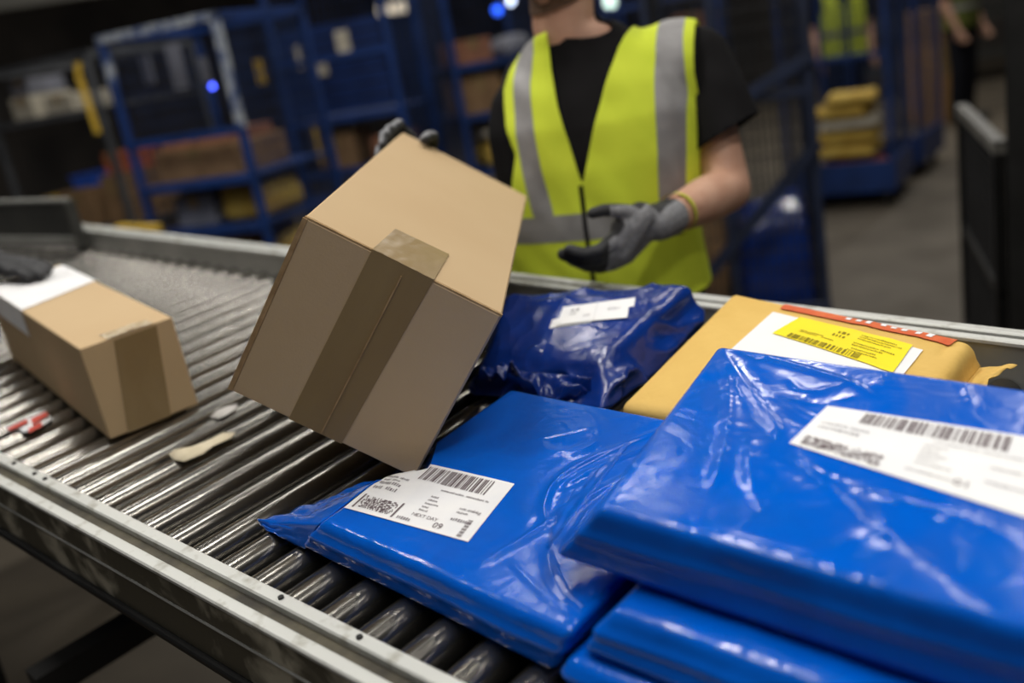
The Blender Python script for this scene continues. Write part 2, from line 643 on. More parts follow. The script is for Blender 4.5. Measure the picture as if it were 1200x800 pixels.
def smooth_grid(V, nx, ny, it):
    Z = V[:, 2].reshape(ny + 1, nx + 1).copy()
    for _ in range(it):
        P = np.pad(Z, 1, mode='edge')
        Z = .5 * Z + .125 * (P[:-2, 1:-1] + P[2:, 1:-1] + P[1:-1, :-2] + P[1:-1, 2:])
    V = V.copy()
    V[:, 2] = Z.ravel()
    return V


class Sheet:
    """a paper label lying on a bag: a smooth draped grid that ink can be laid on"""

    def __init__(self, quad, bvh, org, zdef, off=.0012, nx=44, ny=30, it=10):
        self.org = np.array(org)
        self.m = quad_map(quad)
        ab, F = grid(nx, ny)
        V = drape(bvh, self.m(ab), 0, zdef)
        V2 = smooth_grid(V, nx, ny, it)
        V2[:, 2] = np.maximum(V2[:, 2], V[:, 2]) + off
        self.V, self.F = V2, F
        self.bvh = bvh_of(V2, F)
        self.zdef = zdef

    def paper(self, name, m, parent, keep=None):
        return mk(name, self.V - self.org, self.F, m, parent)

    def ink(self, name, rects, m, parent, off=.0006):
        VV, FF = [], []
        for (a0, a1, b0, b1) in rects:
            nx = max(1, int(abs(a1 - a0) / .025))
            ny = max(1, int(abs(b1 - b0) / .04))
            ab, F = grid(nx, ny, a0, a1, b0, b1)
            n = len(VV)
            VV += ab
            FF += [[i + n for i in f] for f in F]
        if not VV:
            return None
        V = drape(self.bvh, self.m(VV), off, self.zdef)
        return mk(name, V - self.org, FF, m, parent)

    def text(self, name, s, a, b, size, m, parent, aspect, off=.0006):
        """lettering: a,b lower-left corner, size = cap height in b units; aspect = sheet height/width"""
        cu = bpy.data.curves.new('t', 'FONT')
        cu.body = s
        cu.size = 1
        o = bpy.data.objects.new('t', cu)
        COL.objects.link(o)
        dg = bpy.context.evaluated_depsgraph_get()
        dg.update()
        ev = o.evaluated_get(dg)
        me = ev.to_mesh()
        V = np.array([v.co[:] for v in me.vertices])
        F = [tuple(p.vertices) for p in me.polygons]
        ev.to_mesh_clear()
        bpy.data.objects.remove(o)
        bpy.data.curves.remove(cu)
        ab = np.stack([a + V[:, 0] * size * aspect * 1.35, b + V[:, 1] * size * 1.35], 1)
        X = drape(self.bvh, self.m(ab), off, self.zdef)
        return mk(name, X - self.org, F, m, parent)


def barcode(a0, a1, b0, b1, n, seed, heavy=.5):
    rnd = random.Random(seed)
    w = [rnd.choice((1, 1, 2, 3)) for _ in range(2 * n + 1)]
    s = (a1 - a0) / sum(w)
    out, xx = [], a0
    for i, ww in enumerate(w):
        if i % 2 == 0:
            out.append((xx, xx + ww * s, b0, b1))
        xx += ww * s
    return out


def stacked(a0, a1, b0, b1, nx, ny, seed):
    rnd = random.Random(seed)
    out = []
    sx, sy = (a1 - a0) / nx, (b1 - b0) / ny
    for j in range(ny):
        for i in range(nx):
            if rnd.random() < .5:
                out.append((a0 + i * sx, a0 + (i + 1) * sx, b0 + j * sy + sy * .08, b0 + (j + 1) * sy))
    return out


def words(a, b, h, spans):
    """a line of print too small to read: runs of short strokes"""
    out = []
    for s, l in spans:
        x_ = a + s
        rnd = random.Random(int((a + b + s) * 9999))
        while x_ < a + s + l:
            w_ = h * rnd.uniform(.12, .3)
            out.append((x_, x_ + w_, b + h * rnd.choice((0, 0, .15)), b + h * rnd.choice((.75, .9, 1))))
            x_ += w_ + h * .16
    return out


def px_line(pts, h):
    return [tuple(U(a, b, h)[:2]) for a, b in pts]


# --- tilted carton geometry (needed by the bags it presses against)
KB = .957
BX = np.array([[0.6569007122643036, -0.4444746288365088, -0.6090351045278903],
               [0.47739727686234534, -0.3800234938891193, 0.7922587860899516],
               [-0.5835865782136082, -0.8111870612953305, -0.037446726371980765]])
bu, bw, bv = BX[:, 0], BX[:, 1], BX[:, 2]           # along front top edge, down the front, back
lens_c = np.array([0, 0, .6])
BC = lens_c + (np.array([-0.941318901947402, 0.664150877995165, 0.3552464043881405]) - lens_c) * KB
BD = np.array([.2597, .2511, .7216 * .975]) * KB     # width, height, depth


def push_off_carton(V, gap=.007):
    q = V - BC
    a, b, c = q @ bu, q @ bw, q @ bv
    ins = (a > -.02) & (a < BD[0] + gap) & (b > -.0) & (b < BD[1] + .035) & (c > -.03) & (c < BD[2] + .01)
    V = V.copy()
    nh = np.array([bu[0], bu[1], 0])
    nh /= np.linalg.norm(nh)
    V[ins] += np.outer((BD[0] + gap - a)[ins] / (bu @ nh), nh)
    return V


def onto(bvh, px, py):
    """point where the photo ray meets a surface in the conveyor frame"""
    a = w2c(at(px, py, 1.0)) - lens_c
    h = bvh.ray_cast(Vector(lens_c), Vector(a))
    return np.array(h[0]) if h[0] is not None else U(px, py, .06)


def bag(name, label, cat, bot, top, r, n, m=M_BLUE, group=None, push=False, **kw):
    V, F = bagmesh(bot, top, r, *n, **kw)
    if push:
        V = push_off_carton(V)
    V[:, 2] = np.maximum(V[:, 2], np.array(bot)[:, 2].min())
    org = np.array([*np.array(bot)[:, :2].mean(0), np.array(bot)[:, 2].min()])
    o = mk(name, V - org, F, m, M=MC @ T(*org))
    tag(o, label, cat, group)
    return o, bvh_of(V, F), org


def flap(name, parent, org, edge, tips, m, n=(24, 16), ruf=.003, seed=0.):
    """thin sealed plastic edge: from a line on the bag to the free edge"""
    eg = [np.array(t) for t in edge]
    tp = [np.array(t) for t in tips]

    def along(P, s):
        sf = s * (len(P) - 1)
        k_ = min(int(sf), len(P) - 2)
        return P[k_] + (P[k_ + 1] - P[k_]) * (sf - k_)
    V = []
    for j in range(n[1] + 1):
        t = j / n[1]
        for i in range(n[0] + 1):
            s = i / n[0]
            a, b = along(eg, s), along(tp, s)
            p = a + (b - a) * t
            p = p + np.array([0, 0, ruf * math.sin(t * math.pi * .5) * nz(s * 11 + seed, t * 3, seed)])
            p[2] = max(p[2], .0025)
            V.append(p)
    F = [(j * (n[0] + 1) + i, j * (n[0] + 1) + i + 1, (j + 1) * (n[0] + 1) + i + 1, (j + 1) * (n[0] + 1) + i) for j in range(n[1]) for i in range(n[0])]
    o = mk(name, push_off_carton(np.array(V)) - org, F, m, parent)
    solidify(o, .0012, 0)
    return o


# --- middle bag with the sharp label
lab_c = [U(403, 594, .052), U(549, 637, .052), U(604, 571, .052), U(471, 536, .052)]
cB = [(-.892, .514, .002), (-.500, .496, .002), (-.505, .885, .002), (-.875, .885, .002)]
cT = [(-.842, .517, .050), (-.474, .503, .052), (-.49, .884, .054), (-.862, .872, .052)]
cr = [(px_line([(783, 500), (705, 532), (655, 560), (636, 590), (642, 622)], .054), .0060, .0055),
      (px_line([(770, 520), (700, 548), (664, 570)], .054), .0040, .0055),
      (px_line([(760, 545), (690, 585), (620, 628), (560, 660)], .054), .0050, .007),
      (px_line([(735, 560), (690, 600), (660, 650)], .054), .0050, .007),
      (px_line([(640, 640), (650, 690), (690, 720)], .054), .0050, .008),
      (px_line([(600, 660), (640, 700), (690, 735)], .052), .0030, .006),
      (px_line([(610, 520), (655, 510), (700, 500), (690, 520), (650, 535)], .054), .0016, .004),
      (px_line([(625, 500), (650, 478), (690, 480), (700, 500)], .054), .0014, .003),
      (px_line([(640, 500), (660, 492), (672, 508)], .054), .0014, .003),
      (px_line([(550, 490), (560, 484)], .054), .0018, .004),
      (px_line([(385, 612), (420, 628), (470, 650)], .05), .0022, .005)]
bagC, bvC, oC = bag('mailing_bag', 'bright blue plastic mailing bag lying on rollers with a crisp white barcode label', 'mailing bag', cB, cT, .009,
                    (150, 150, 12), creases=cr, ridged=.0022, rscale=(16, 11), seed=3.1, bulge=.004, group='blue plastic mailing bags', push=True,
                    flat=(lab_c + [lab_c[0], lab_c[2]], .012))
flap('seal_flap', bagC, oC, ((-.880, .513, .004), (-.846, .519, .045), (-.852, .59, .047), (-.857, .64, .047)), ((-.960, .516, .003), (-.987, .522, .005), (-.950, .580, .006), (-.882, .642, .034)), M_BLUE, n=(48, 28), ruf=.007, seed=4.)
sh = Sheet(lab_c, bvC, oC, .055)
lb = sh.paper('shipping_label', M_PAPER, bagC)
ASP = .62
sh.ink('barcode', barcode(.30, .86, .70, .95, 34, 5), M_INK, lb)
sh.ink('stacked_barcode', stacked(.075, .36, .06, .26, 40, 9, 6) + [(.045, .06, .04, .28), (.375, .39, .04, .28)], M_INK, lb)
tx = []
for i, (b, sp) in enumerate([(.62, [(.0, .10), (.12, .07)]), (.56, [(.0, .06), (.08, .06)])]):
    tx += words(.06, b, .035, sp)
tx += words(.05, .49, .05, [(0, .09), (.115, .07)]) + words(.04, .40, .055, [(0, .08), (.11, .08)])
for b, sp in [(.47, [(0, .06)]), (.41, [(0, .07)]), (.35, [(0, .10)]), (.29, [(0, .05)]), (.235, [(0, .07)])]:
    tx += words(.52, b, .03, sp)
tx += words(.545, .60, .028, [(0, .11), (.12, .07), (.21, .14), (.36, .03)])
tx += words(.78, .40, .03, [(0, .05), (.06, .07)]) + words(.78, .34, .03, [(0, .08)]) + words(.78, .22, .045, [(0, .14)])
tx += words(.42, .05, .045, [(0, .11)])
sh.ink('address_text', [t for t in tx if t[0] < .4], M_TXT, lb)
sh.ink('service_text', [t for t in tx if t[0] >= .4], M_TXT, lb)
sh.ink('side_barcode', [(.90, .935, .03 + .012 * i, .036 + .012 * i) for i in range(0, 22) if i % 4 != 3], M_INK, lb)
sh.text('lettering', 'NEXT DAY', .50, .145, .05, M_INK, lb, ASP)
sh.text('number', '09', .70, .055, .085, M_INK, lb, ASP)
sh.text('weight', '1 kg', .88, .40, .045, M_INK, lb, ASP)

# --- bottom bag of the stack
dB = [(-.484, .487, .002), (.06, .50, .002), (.06, .86, .002), (-.488, .872, .002)]
dT = [(-.482, .492, .031), (.06, .505, .031), (.06, .855, .031), (-.486, .868, .031)]
bagD, bvD, oD = bag('mailing_bag', 'blue plastic mailing bag at the bottom of the three-bag stack, only its corner showing', 'mailing bag', dB, dT, .012, (60, 50, 8),
                    ridged=.002, seed=8.3, bulge=0, group='blue plastic mailing bags', creases=[([(-.49, .50), (-.45, .56), (-.40, .62)], .001, .006)])
# --- second bag of the stack
b2B = [(-.468, .502, .036), (.05, .512, .036), (.05, .87, .036), (-.468, .878, .036)]
b2T = [(-.440, .521, .079), (.05, .535, .079), (.05, .862, .079), (-.455, .872, .079)]
bagB, bvB, oB = bag('mailing_bag', 'blue plastic mailing bag pressed beneath the large labelled bag, second from the top', 'mailing bag', b2B, b2T, .007, (110, 80, 12),
                    ridged=.0012, seed=5.7, bulge=0, group='blue plastic mailing bags')
# --- top bag of the stack
HA = .15
lab_a = [U(925, 523, HA + .002), U(1212, 612, HA + .002), U(1235, 520, HA + .002), U(970, 480, HA + .002)]
aB = [(-.525, .548, .087), (.07, .556, .087), (.07, .905, .087), (-.545, .890, .087)]
aT = [(-.470, .556, .150), (.07, .572, .150), (.07, .915, .150), (-.540, .886, .158)]
cr = [(px_line([(848, 416), (868, 450), (905, 500), (960, 560), (1010, 610)], HA), .0065, .008),
      (px_line([(846, 420), (858, 470), (850, 530), (835, 570)], HA), .0045, .007),
      (px_line([(852, 414), (900, 425), (950, 440), (1005, 455), (1020, 470)], HA), .0040, .007),
      (px_line([(1000, 470), (960, 482), (915, 470)], HA), .0030, .006),
      (px_line([(925, 450), (945, 468), (990, 455)], HA), .0026, .005),
      (px_line([(925, 532), (960, 560), (1050, 592), (1120, 606), (1200, 640)], HA), .0045, .008),
      (px_line([(940, 540), (1000, 590), (1090, 660), (1200, 740)], HA), -.0055, .014),
      (px_line([(980, 640), (1040, 630), (1035, 610)], HA), .0040, .012),
      (px_line([(770, 500), (740, 540), (720, 575)], HA), .0035, .006),
      (px_line([(880, 520), (875, 560), (895, 600)], HA), .0030, .008),
      (px_line([(700, 590), (800, 615), (900, 640), (1010, 672)], HA), .0022, .008),
      (px_line([(1130, 455), (1140, 480)], HA), .0028, .004),
      (px_line([(1090, 610), (1110, 600), (1200, 615)], HA), .0030, .008)]
bagA, bvA, oA = bag('mailing_bag', 'large blue plastic mailing bag crowning the stack, white label on its creased top', 'mailing bag', aB, aT, .008,
                    (170, 130, 14), creases=cr, ridged=.0018, rscale=(11, 15), seed=1.4, bulge=.002, group='blue plastic mailing bags', seam=.003,
                    flat=(lab_a + [lab_a[0], lab_a[2]], .008))
flap('seal_flap', bagA, oA, ((-.512, .556, .118), (-.536, .70, .128)), ((-.528, .545, .098), (-.556, .60, .099), (-.552, .65, .112), (-.542, .70, .122)), M_BLUE, ruf=.006, seed=2.)
sh = Sheet(lab_a, bvA, oA, HA)
lb = sh.paper('shipping_label', M_PAPER, bagA)
sh.ink('barcode', barcode(.20, .84, .72, .95, 38, 15), M_INK, lb)
sh.ink('stacked_barcode', stacked(.04, .40, .06, .24, 44, 8, 16), M_INK, lb)
tx = words(.05, .56, .04, [(0, .12), (.14, .08)]) + words(.05, .46, .05, [(0, .10), (.12, .07)])
for b, sp in [(.56, [(0, .09)]), (.49, [(0, .07)]), (.42, [(0, .11)]), (.35, [(0, .08)]), (.27, [(0, .14)])]:
    tx += words(.52, b, .03, sp)
tx += words(.50, .14, .035, [(0, .18)]) + words(.55, .64, .025, [(0, .18), (.2, .16)]) + words(.80, .45, .03, [(0, .12)]) + words(.80, .25, .035, [(0, .15)])
sh.ink('address_text', [t for t in tx if t[0] < .4], M_INK2, lb)
sh.ink('service_text', [t for t in tx if t[0] >= .4], M_INK2, lb)
sh.text('number', '01', .69, .12, .085, M_INK, lb, ASP)

# --- dark blue bag by the far rail
HD = .098
kB = [(-.985, .905, .002), (-.750, .935, .002), (-.758, 1.216, .002), (-1.07, 1.085, .002)]
kT = [(-.975, .945, .050), (-.785, .990, .066), (-.764, 1.206, .100), (-1.05, 1.085, .094)]
lab_k = [U(646, 385, HD), U(735, 373, HD), U(740, 349, HD), U(660, 360, HD)]
cr = [(px_line([(600, 392), (660, 395), (720, 380), (800, 372)], .09), .007, .008),
      (px_line([(590, 420), (640, 405), (700, 395), (740, 400)], .08), .008, .009),
      (px_line([(640, 430), (690, 440), (720, 415), (735, 390)], .08), .009, .008),
      (px_line([(735, 392), (770, 375), (815, 350)], .09), .010, .009),
      (px_line([(700, 465), (690, 440), (650, 425)], .06), .010, .008),
      (px_line([(740, 440), (760, 410), (800, 385), (825, 370)], .08), .009, .010),
      (px_line([(560, 430), (590, 415), (620, 425)], .06), .010, .010),
      (px_line([(620, 345), (700, 345), (790, 335)], .1), .004, .008)]
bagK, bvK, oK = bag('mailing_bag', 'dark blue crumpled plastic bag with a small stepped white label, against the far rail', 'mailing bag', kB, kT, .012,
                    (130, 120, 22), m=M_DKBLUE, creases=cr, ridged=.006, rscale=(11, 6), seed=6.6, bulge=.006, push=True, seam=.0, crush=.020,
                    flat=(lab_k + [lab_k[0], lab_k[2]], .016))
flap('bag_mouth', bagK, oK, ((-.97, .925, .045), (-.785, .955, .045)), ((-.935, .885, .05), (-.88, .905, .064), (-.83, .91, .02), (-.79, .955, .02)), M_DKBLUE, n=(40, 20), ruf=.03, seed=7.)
lab_k = [onto(bvK, *q) for q in [(652, 383), (735, 374), (739, 350), (660, 360)]]
sh = Sheet(lab_k, bvK, oK, HD, nx=30, ny=14, it=40)
lb = sh.paper('shipping_label', M_PAPER, bagK)
sh.ink('printed_text', words(.15, .62, .16, [(0, .12)]) + words(.15, .46, .1, [(0, .1)]) + words(.7, .5, .1, [(0, .18)]) + [(.52, .525, .08, .95)] +
       words(.36, .3, .1, [(0, .03), (.07, .03)]), M_INK2, lb)
m_ = quad_map(lab_k)
sh2 = Sheet([m_([(-.10, -.05)])[0], m_([(.5, -.03)])[0], m_([(.5, .45)])[0], m_([(-.10, .42)])[0]], bvK, oK, HD, off=.0006, nx=20, ny=10)
sh2.paper('label_corner', M_PAPER, bagK)
sh3 = Sheet([m_([(.6, .55)])[0], m_([(1.07, .55)])[0], m_([(1.07, 1.03)])[0], m_([(.6, 1.0)])[0]], bvK, oK, HD, off=.0006, nx=20, ny=10)
sh3.paper('label_corner', M_PAPER, bagK)

# --- padded envelope
HE = .05
eB = [(-.706, .900, .002), (-.345, .92, .002), (-.345, 1.192, .002), (-.70, 1.200, .004)]
eT = [(-.700, .900, .044), (-.350, .93, .050), (-.348, 1.162, .077), (-.690, 1.188, .099)]
cr = [(px_line([(1100, 440), (1110, 425), (1130, 430)], HE), -.004, .008), (px_line([(770, 440), (830, 395), (890, 362)], HE), .003, .02)]
env, bvE, oE = bag('padded_envelope', 'tan padded kraft envelope with yellow label and orange edge print beside the far rail', 'envelope', eB, eT, .013,
                   (90, 80, 12), m=M_KRAFT, creases=cr, ridged=.002, seed=9.9, bulge=.006, seam=.004)


wq = [onto(bvE, *q) for q in [(806, 462), (1056, 443), (1082, 411), (906, 366)]]
wq[0] = wq[3] + (wq[0] - wq[3]) * 1.0
sh = Sheet(wq, bvE, oE, HE, nx=50, ny=40)
lb = sh.paper('white_label', M_PAPER, env)
yq = [onto(bvE, *q) for q in [(905, 392), (1046, 439), (1070, 406), (938, 373)]]
shy = Sheet(yq, bvE, oE, HE, off=.0024, nx=40, ny=24)
yl = shy.paper('yellow_label', M_YEL, env)
shy.ink('barcode', barcode(.12, .72, .03, .22, 30, 25), M_YINK, yl)
tx = []
for b, sp in [(.42, [(0, .2)]), (.36, [(0, .16), (.2, .1)])]:
    tx += words(.15, b, .04, sp)
for b, sp in [(.82, [(0, .3)]), (.74, [(0, .35)]), (.66, [(0, .28)]), (.5, [(0, .2), (.22, .1)]), (.42, [(0, .25)]), (.3, [(.02, .2)]), (.22, [(.0, .24)])]:
    tx += words(.60, b, .04, sp)
tx += words(.40, .55, .1, [(0, .1)]) + words(.42, .7, .1, [(0, .08)])
shy.ink('printed_text', tx, M_YINK, yl)
eq = quad_map(eT)
oq = eq([(.26, .915), (.93, .905), (.95, .985), (.26, .985)])
sho = Sheet(oq, bvE, oE, HE, off=.0022, nx=60, ny=8, it=2)
ob = sho.paper('orange_print_band', M_ORANGE, env)
rnd = random.Random(4)
sho.ink('white_lettering', [(a, a + .03, .25 + .2 * rnd.random(), .6 + .25 * rnd.random()) for a in (.40, .46, .52, .60, .66, .72, .80, .86)], M_PAPER, ob)
flap('folded_end', env, oE, ((-.350, .95, .03), (-.350, 1.165, .04)), ((-.33, .96, .02), (-.318, 1.10, .03), (-.322, 1.13, .045), (-.300, 1.165, .052)), M_KRAFT, ruf=.006, seed=1.)


# ------------------------------------------------------------------ cartons
def frame_M(o, ex, ey, ez):
    m = Matrix(((ex[0], ey[0], ez[0], o[0]), (ex[1], ey[1], ez[1], o[1]), (ex[2], ey[2], ez[2], o[2]), (0, 0, 0, 1)))
    return MC @ m


def quadstrip(q, n=(8, 8), off=(0, 0, 0), ruf=0., seed=0):
    q = np.array(q, float)
    V = []
    for j in range(n[1] + 1):
        for i in range(n[0] + 1):
            a, b = i / n[0], j / n[1]
            p = q[0] * (1 - a) * (1 - b) + q[1] * a * (1 - b) + q[2] * a * b + q[3] * (1 - a) * b
            V.append(p + np.array(off) + ruf * nz(a * 9 + seed, b * 9, seed) * (np.array(off) / (np.linalg.norm(off) + 1e-9)))
    F = [(j * (n[0] + 1) + i, j * (n[0] + 1) + i + 1, (j + 1) * (n[0] + 1) + i + 1, (j + 1) * (n[0] + 1) + i) for j in range(n[1]) for i in range(n[0])]
    return np.array(V), F


# tilted carton: local x along width, y back, z up the front
w_, h_, d_ = BD
org = BC + bw * h_
carton = tag(mk('cardboard_box', *bevbox(0, w_, .003, d_, 0, h_, .0025), M_CARD, M=frame_M(org, bu, bv, -bw), auto=30),
             'brown cardboard box tipped up off the rollers by the worker in the yellow vest', 'cardboard box')
mid = w_ * .49
mk('flap', *bevbox(.004, mid - .0006, -.0005, .0045, .002, h_ - .002, .001), M_CARD, carton, auto=30)
mk('flap', *bevbox(mid + .0006, w_ - .002, -.0005, .0045, .002, h_ - .002, .001), M_CARD, carton, auto=30)
mk('flap_edge', *join([bar((.0015, .0, 0.002), (.0015, .0, h_ - .002), .0026, .006), bar((.0, .002, h_ - .0015), (w_, .002, h_ - .0015), .004, .003)]), M_CARD2, carton, smooth=False)
t0, t1 = .335, .645
tf = [(w_ * .318, -.0012, .001), (w_ * .60, -.0012, .001), (w_ * t1, -.0012, h_ + .001), (w_ * t0, -.0012, h_ + .001)]
tp = mk('tape_strip', *quadstrip(tf, (10, 24)), M_TAPE, carton)
tt = [(w_ * t0, -.0012, h_ + .0011), (w_ * t1, -.0012, h_ + .0011), (w_ * (t1 + .015), .118, h_ + .0011), (w_ * (t0 + .03), .112, h_ + .0011)]
mk('tape_end', *quadstrip(tt, (20, 12), (0, 0, .0004), ruf=.0006, seed=2), M_TAPE, tp)
mk('seam', *bar((mid, -.0019, .002), (mid + .004, -.0019, h_ - .012), .0018, .0012, up=(0, 1, 0)), M_CARD2, tp, smooth=False)

# long low carton lying on the rollers
e0, e1 = U(130, 517, 0)[:2], U(233, 475, 0)[:2]
ey = np.array([*(e1 - e0), 0])
W1 = np.linalg.norm(ey)
ey /= W1
ex = np.array([ey[1], -ey[0], 0])
H1 = .155
L1 = .62
carton2 = tag(mk('cardboard_box', *bevbox(-L1, 0, 0, W1, .001, H1, .002), M_CARD, M=frame_M(np.array([*e0, 0.0015]), ex, ey, np.array([0, 0, 1.])), auto=30),
              'long low cardboard box lying on the rollers with a white address sheet on it', 'cardboard box')


def box2(px, py, plane):
    """local coords of a photo pixel on the end face (plane 'x') or the top ('z') of this carton"""
    a = w2c(at(px, py, 1.0)) - lens_c
    o = np.array([*e0, .0015])
    if plane == 'x':
        t = ((o - lens_c) @ ex) / (a @ ex)
    else:
        t = (H1 + .0015 - .6) / a[2]
    q = lens_c + a * t - o
    return np.array([q @ ex, q @ ey, q[2]])


q = [box2(151, 511, 'x'), box2(201, 489, 'x'), box2(183, 381, 'x'), box2(133, 399, 'x')]
for v in q:
    v[2] = min(max(v[2], .001), H1 - .0005)
tp = mk('tape_strip', *quadstrip(q, (16, 24), (.0012, 0, 0), ruf=.0008, seed=5), M_TAPE, carton2)
q = [box2(120, 396, 'z'), box2(129, 399, 'z'), box2(183, 380, 'z'), box2(170, 374, 'z')]
q = [(-.032, q[0][1], H1), (.0012, q[1][1], H1), (.0012, q[2][1], H1), (-.030, q[3][1] - .002, H1)]
mk('clear_tape', *quadstrip(q, (18, 24), (0, 0, .0014), ruf=.002, seed=8), M_CLEAR, tp)
xa, xb = box2(17, 367, 'z')[0], box2(106, 331, 'z')[0]
ad = mk('address_sheet', *quadstrip([(-L1 + .02, 0, H1), (xa, 0, H1), (xb, W1, H1), (-L1 + .02, W1, H1)], (30, 16), (0, 0, .0015), ruf=.0008, seed=3), M_PAPER, carton2)
mk('folded_side', *quadstrip([(-L1 + .02, -.0015, H1 - .05), (xa - .004, -.0015, H1 - .05), (xa, -.0015, H1 + .0012), (-L1 + .02, -.0015, H1 + .0012)], (20, 6)), M_PAPER, ad)
V = []
for i, (a, b, l) in enumerate([(-.12, .02, .05), (-.105, .035, .06), (-.14, .03, .05), (-.16, .05, .05)]):
    V.append(quadstrip([(xb + a, W1 * .55 + i * .006, H1 + .0022), (xb + a + .002, W1 * .55 + i * .006, H1 + .0022), (xb + a + .002, W1 * .55 + i * .006 + l, H1 + .0022), (xb + a, W1 * .55 + i * .006 + l, H1 + .0022)], (1, 8), (0, 0, .0006), ruf=0))
mk('printed_text', *join(V), M_INK2, ad)


# ------------------------------------------------------------------ scraps on the rollers
def scrap(name, label, cat, pts, m, h=.004, seed=0.):
    P = np.array([[*U(a, b, 0)[:2], 0] for a, b in pts])
    c = P.mean(0)
    n = len(P)
    V = [[*(p - c)[:2], .0012 + .0025 * abs(nz(p[0] * 30 + seed, p[1] * 30, 1))] for p in P] + [[0, 0, .003]]
    V += [[v[0] * .55, v[1] * .55, .0025 + .002 * nz(v[0] * 40, v[1] * 40, seed)] for v in V[:n]]
    F = [(i, (i + 1) % n, n + 1 + (i + 1) % n, n + 1 + i) for i in range(n)] + [(n + 1 + i, n + 1 + (i + 1) % n, n) for i in range(n)]
    o = mk(name, V, F, m, M=MC @ T(c[0], c[1], .0005))
    solidify(o, .0008)
    return tag(o, label, cat)


scrap('paper_scrap', 'torn buff paper tag lying across the rollers between the two boxes', 'paper scrap',
      [(198, 534), (204, 528), (225, 524), (246, 516), (262, 508), (276, 508), (272, 514), (250, 524), (238, 533), (216, 542), (205, 540)], mat('buff_paper', (206, 194, 168), (190, 178, 150), rough=.8, scale=30))
scrap('paper_scrap', 'small shred of white tape stuck to a roller below the tilted box', 'tape scrap',
      [(246, 490), (254, 482), (266, 477), (279, 474), (276, 481), (266, 488), (256, 492)], mat('grey_tape_bit', (190, 186, 182), (170, 166, 160), rough=.5, scale=30), seed=3.)
M_RED = mat('red_sticker_print', (205, 84, 68), (190, 70, 56), rough=.5, scale=40)
st = scrap('sticker_scrap', 'torn red and white sticker stuck on the rollers beside the near rail', 'sticker', [(6, 502), (30, 491), (53, 482), (57, 487), (62, 492), (44, 503), (28, 508), (22, 504), (10, 506)], M_PAPER, seed=5.)
so = np.array(MCI @ st.matrix_world.translation)
for pts in ([(8, 502), (30, 491), (34, 494), (12, 504)], [(36, 490), (54, 482), (57, 486), (38, 497)], [(33, 502), (48, 494), (50, 499), (34, 507)]):
    P = np.array([[*U(a, b, .007)[:2], .007] for a, b in pts])
    mk('red_print', P - so, [(0, 1, 2, 3)], M_RED, st)


# ------------------------------------------------------------------ people
def ring(c, hw, hd, ex, ey, n=28, p=2.4, tilt=None):
    out = []
    for k_ in range(n):
        t = 2 * math.pi * k_ / n
        cx, sy = math.cos(t), math.sin(t)
        s = (abs(cx) ** p + abs(sy) ** p) ** (-1 / p)
        out.append(np.array(c) + ex * hw * s * cx + ey * hd * s * sy)
    return np.array(out)


def torso(P0, ex, ey, rows, grow=0., zlo=None):
    rr = []
    for z_, cx, cy, hw, hd in rows:
        rr.append(ring(np.array([P0[0], P0[1], 0]) + ex * cx + ey * cy + np.array([0, 0, z_]), hw + grow, hd + grow, ex, ey))
    return loft(rr)


ROWS = [(.84, 0, .01, .150, .110), (.92, 0, .01, .178, .122), (1.00, 0, 0, .176, .118), (1.10, 0, -.005, .172, .118), (1.20, 0, -.005, .180, .120),
        (1.30, 0, 0, .188, .122), (1.38, 0, .005, .188, .116), (1.44, 0, .014, .172, .098), (1.485, 0, .020, .138, .078), (1.52, 0, .022, .096, .066), (1.55, 0, .016, .064, .060)]


def make_head(C, fx, fy, fz, parts):
    """skull, jaw, nose, ears joined into the body; fx = the head's own left, fy = back, fz = up; C = head centre"""
    R = np.stack([fx, fy, fz], 1)

    def p(x, y, z):
        return np.array(C) + R @ np.array([x, y, z])
    parts.append(ellipsoid(p(0, .008, .030), (.076, .094, .088), R))
    parts.append(ellipsoid(p(0, -.022, -.040), (.060, .072, .078), R))
    parts.append(ellipsoid(p(0, -.055, -.088), (.034, .034, .026), R))
    parts.append(capsule(p(-.045, -.01, -.07), .028, p(-.020, -.055, -.092), .022))
    parts.append(capsule(p(.045, -.01, -.07), .028, p(.020, -.055, -.092), .022))
    parts.append(chain([p(0, -.088, .012), p(0, -.106, -.020), p(0, -.112, -.030)], [.009, .013, .014]))
    for s in (-1, 1):
        parts.append(ellipsoid(p(s * .014, -.098, -.032), (.010, .010, .008), R))
        parts.append(ellipsoid(p(s * .078, .012, -.008), (.010, .020, .032), R))
        parts.append(capsule(p(s * .012, -.090, .024), .010, p(s * .050, -.076, .026), .009))
        parts.append(ellipsoid(p(s * .040, -.060, -.024), (.024, .022, .020), R))
    return p, R


def hand_parts(wrist, palm, knuckles, fingers, thumb, rp=.022, rf=.0092):
    """palm block, four jointed fingers and a thumb, each chain rooted inside the palm"""
    parts = [capsule(wrist, .028, (np.array(wrist) + palm) / 2, .026)]
    for kk in knuckles:
        parts.append(capsule((np.array(wrist) * .6 + np.array(palm) * .4), rp * .8, kk, .0125))
    parts.append(capsule(palm, rp, (np.array(knuckles[1]) + knuckles[2]) / 2, rp * .8))
    for kk, f_ in zip(knuckles, fingers):
        pts = [np.array(kk)] + [np.array(q) for q in f_]
        n_ = len(pts)
        parts.append(chain(pts, [rf * 1.12 - .0024 * i / (n_ - 1) * 1. for i in range(n_)]))
    pts = [np.array(q) for q in thumb]
    parts.append(chain(pts, [.016, .0125, .011, .0095][:len(pts)]))
    return parts


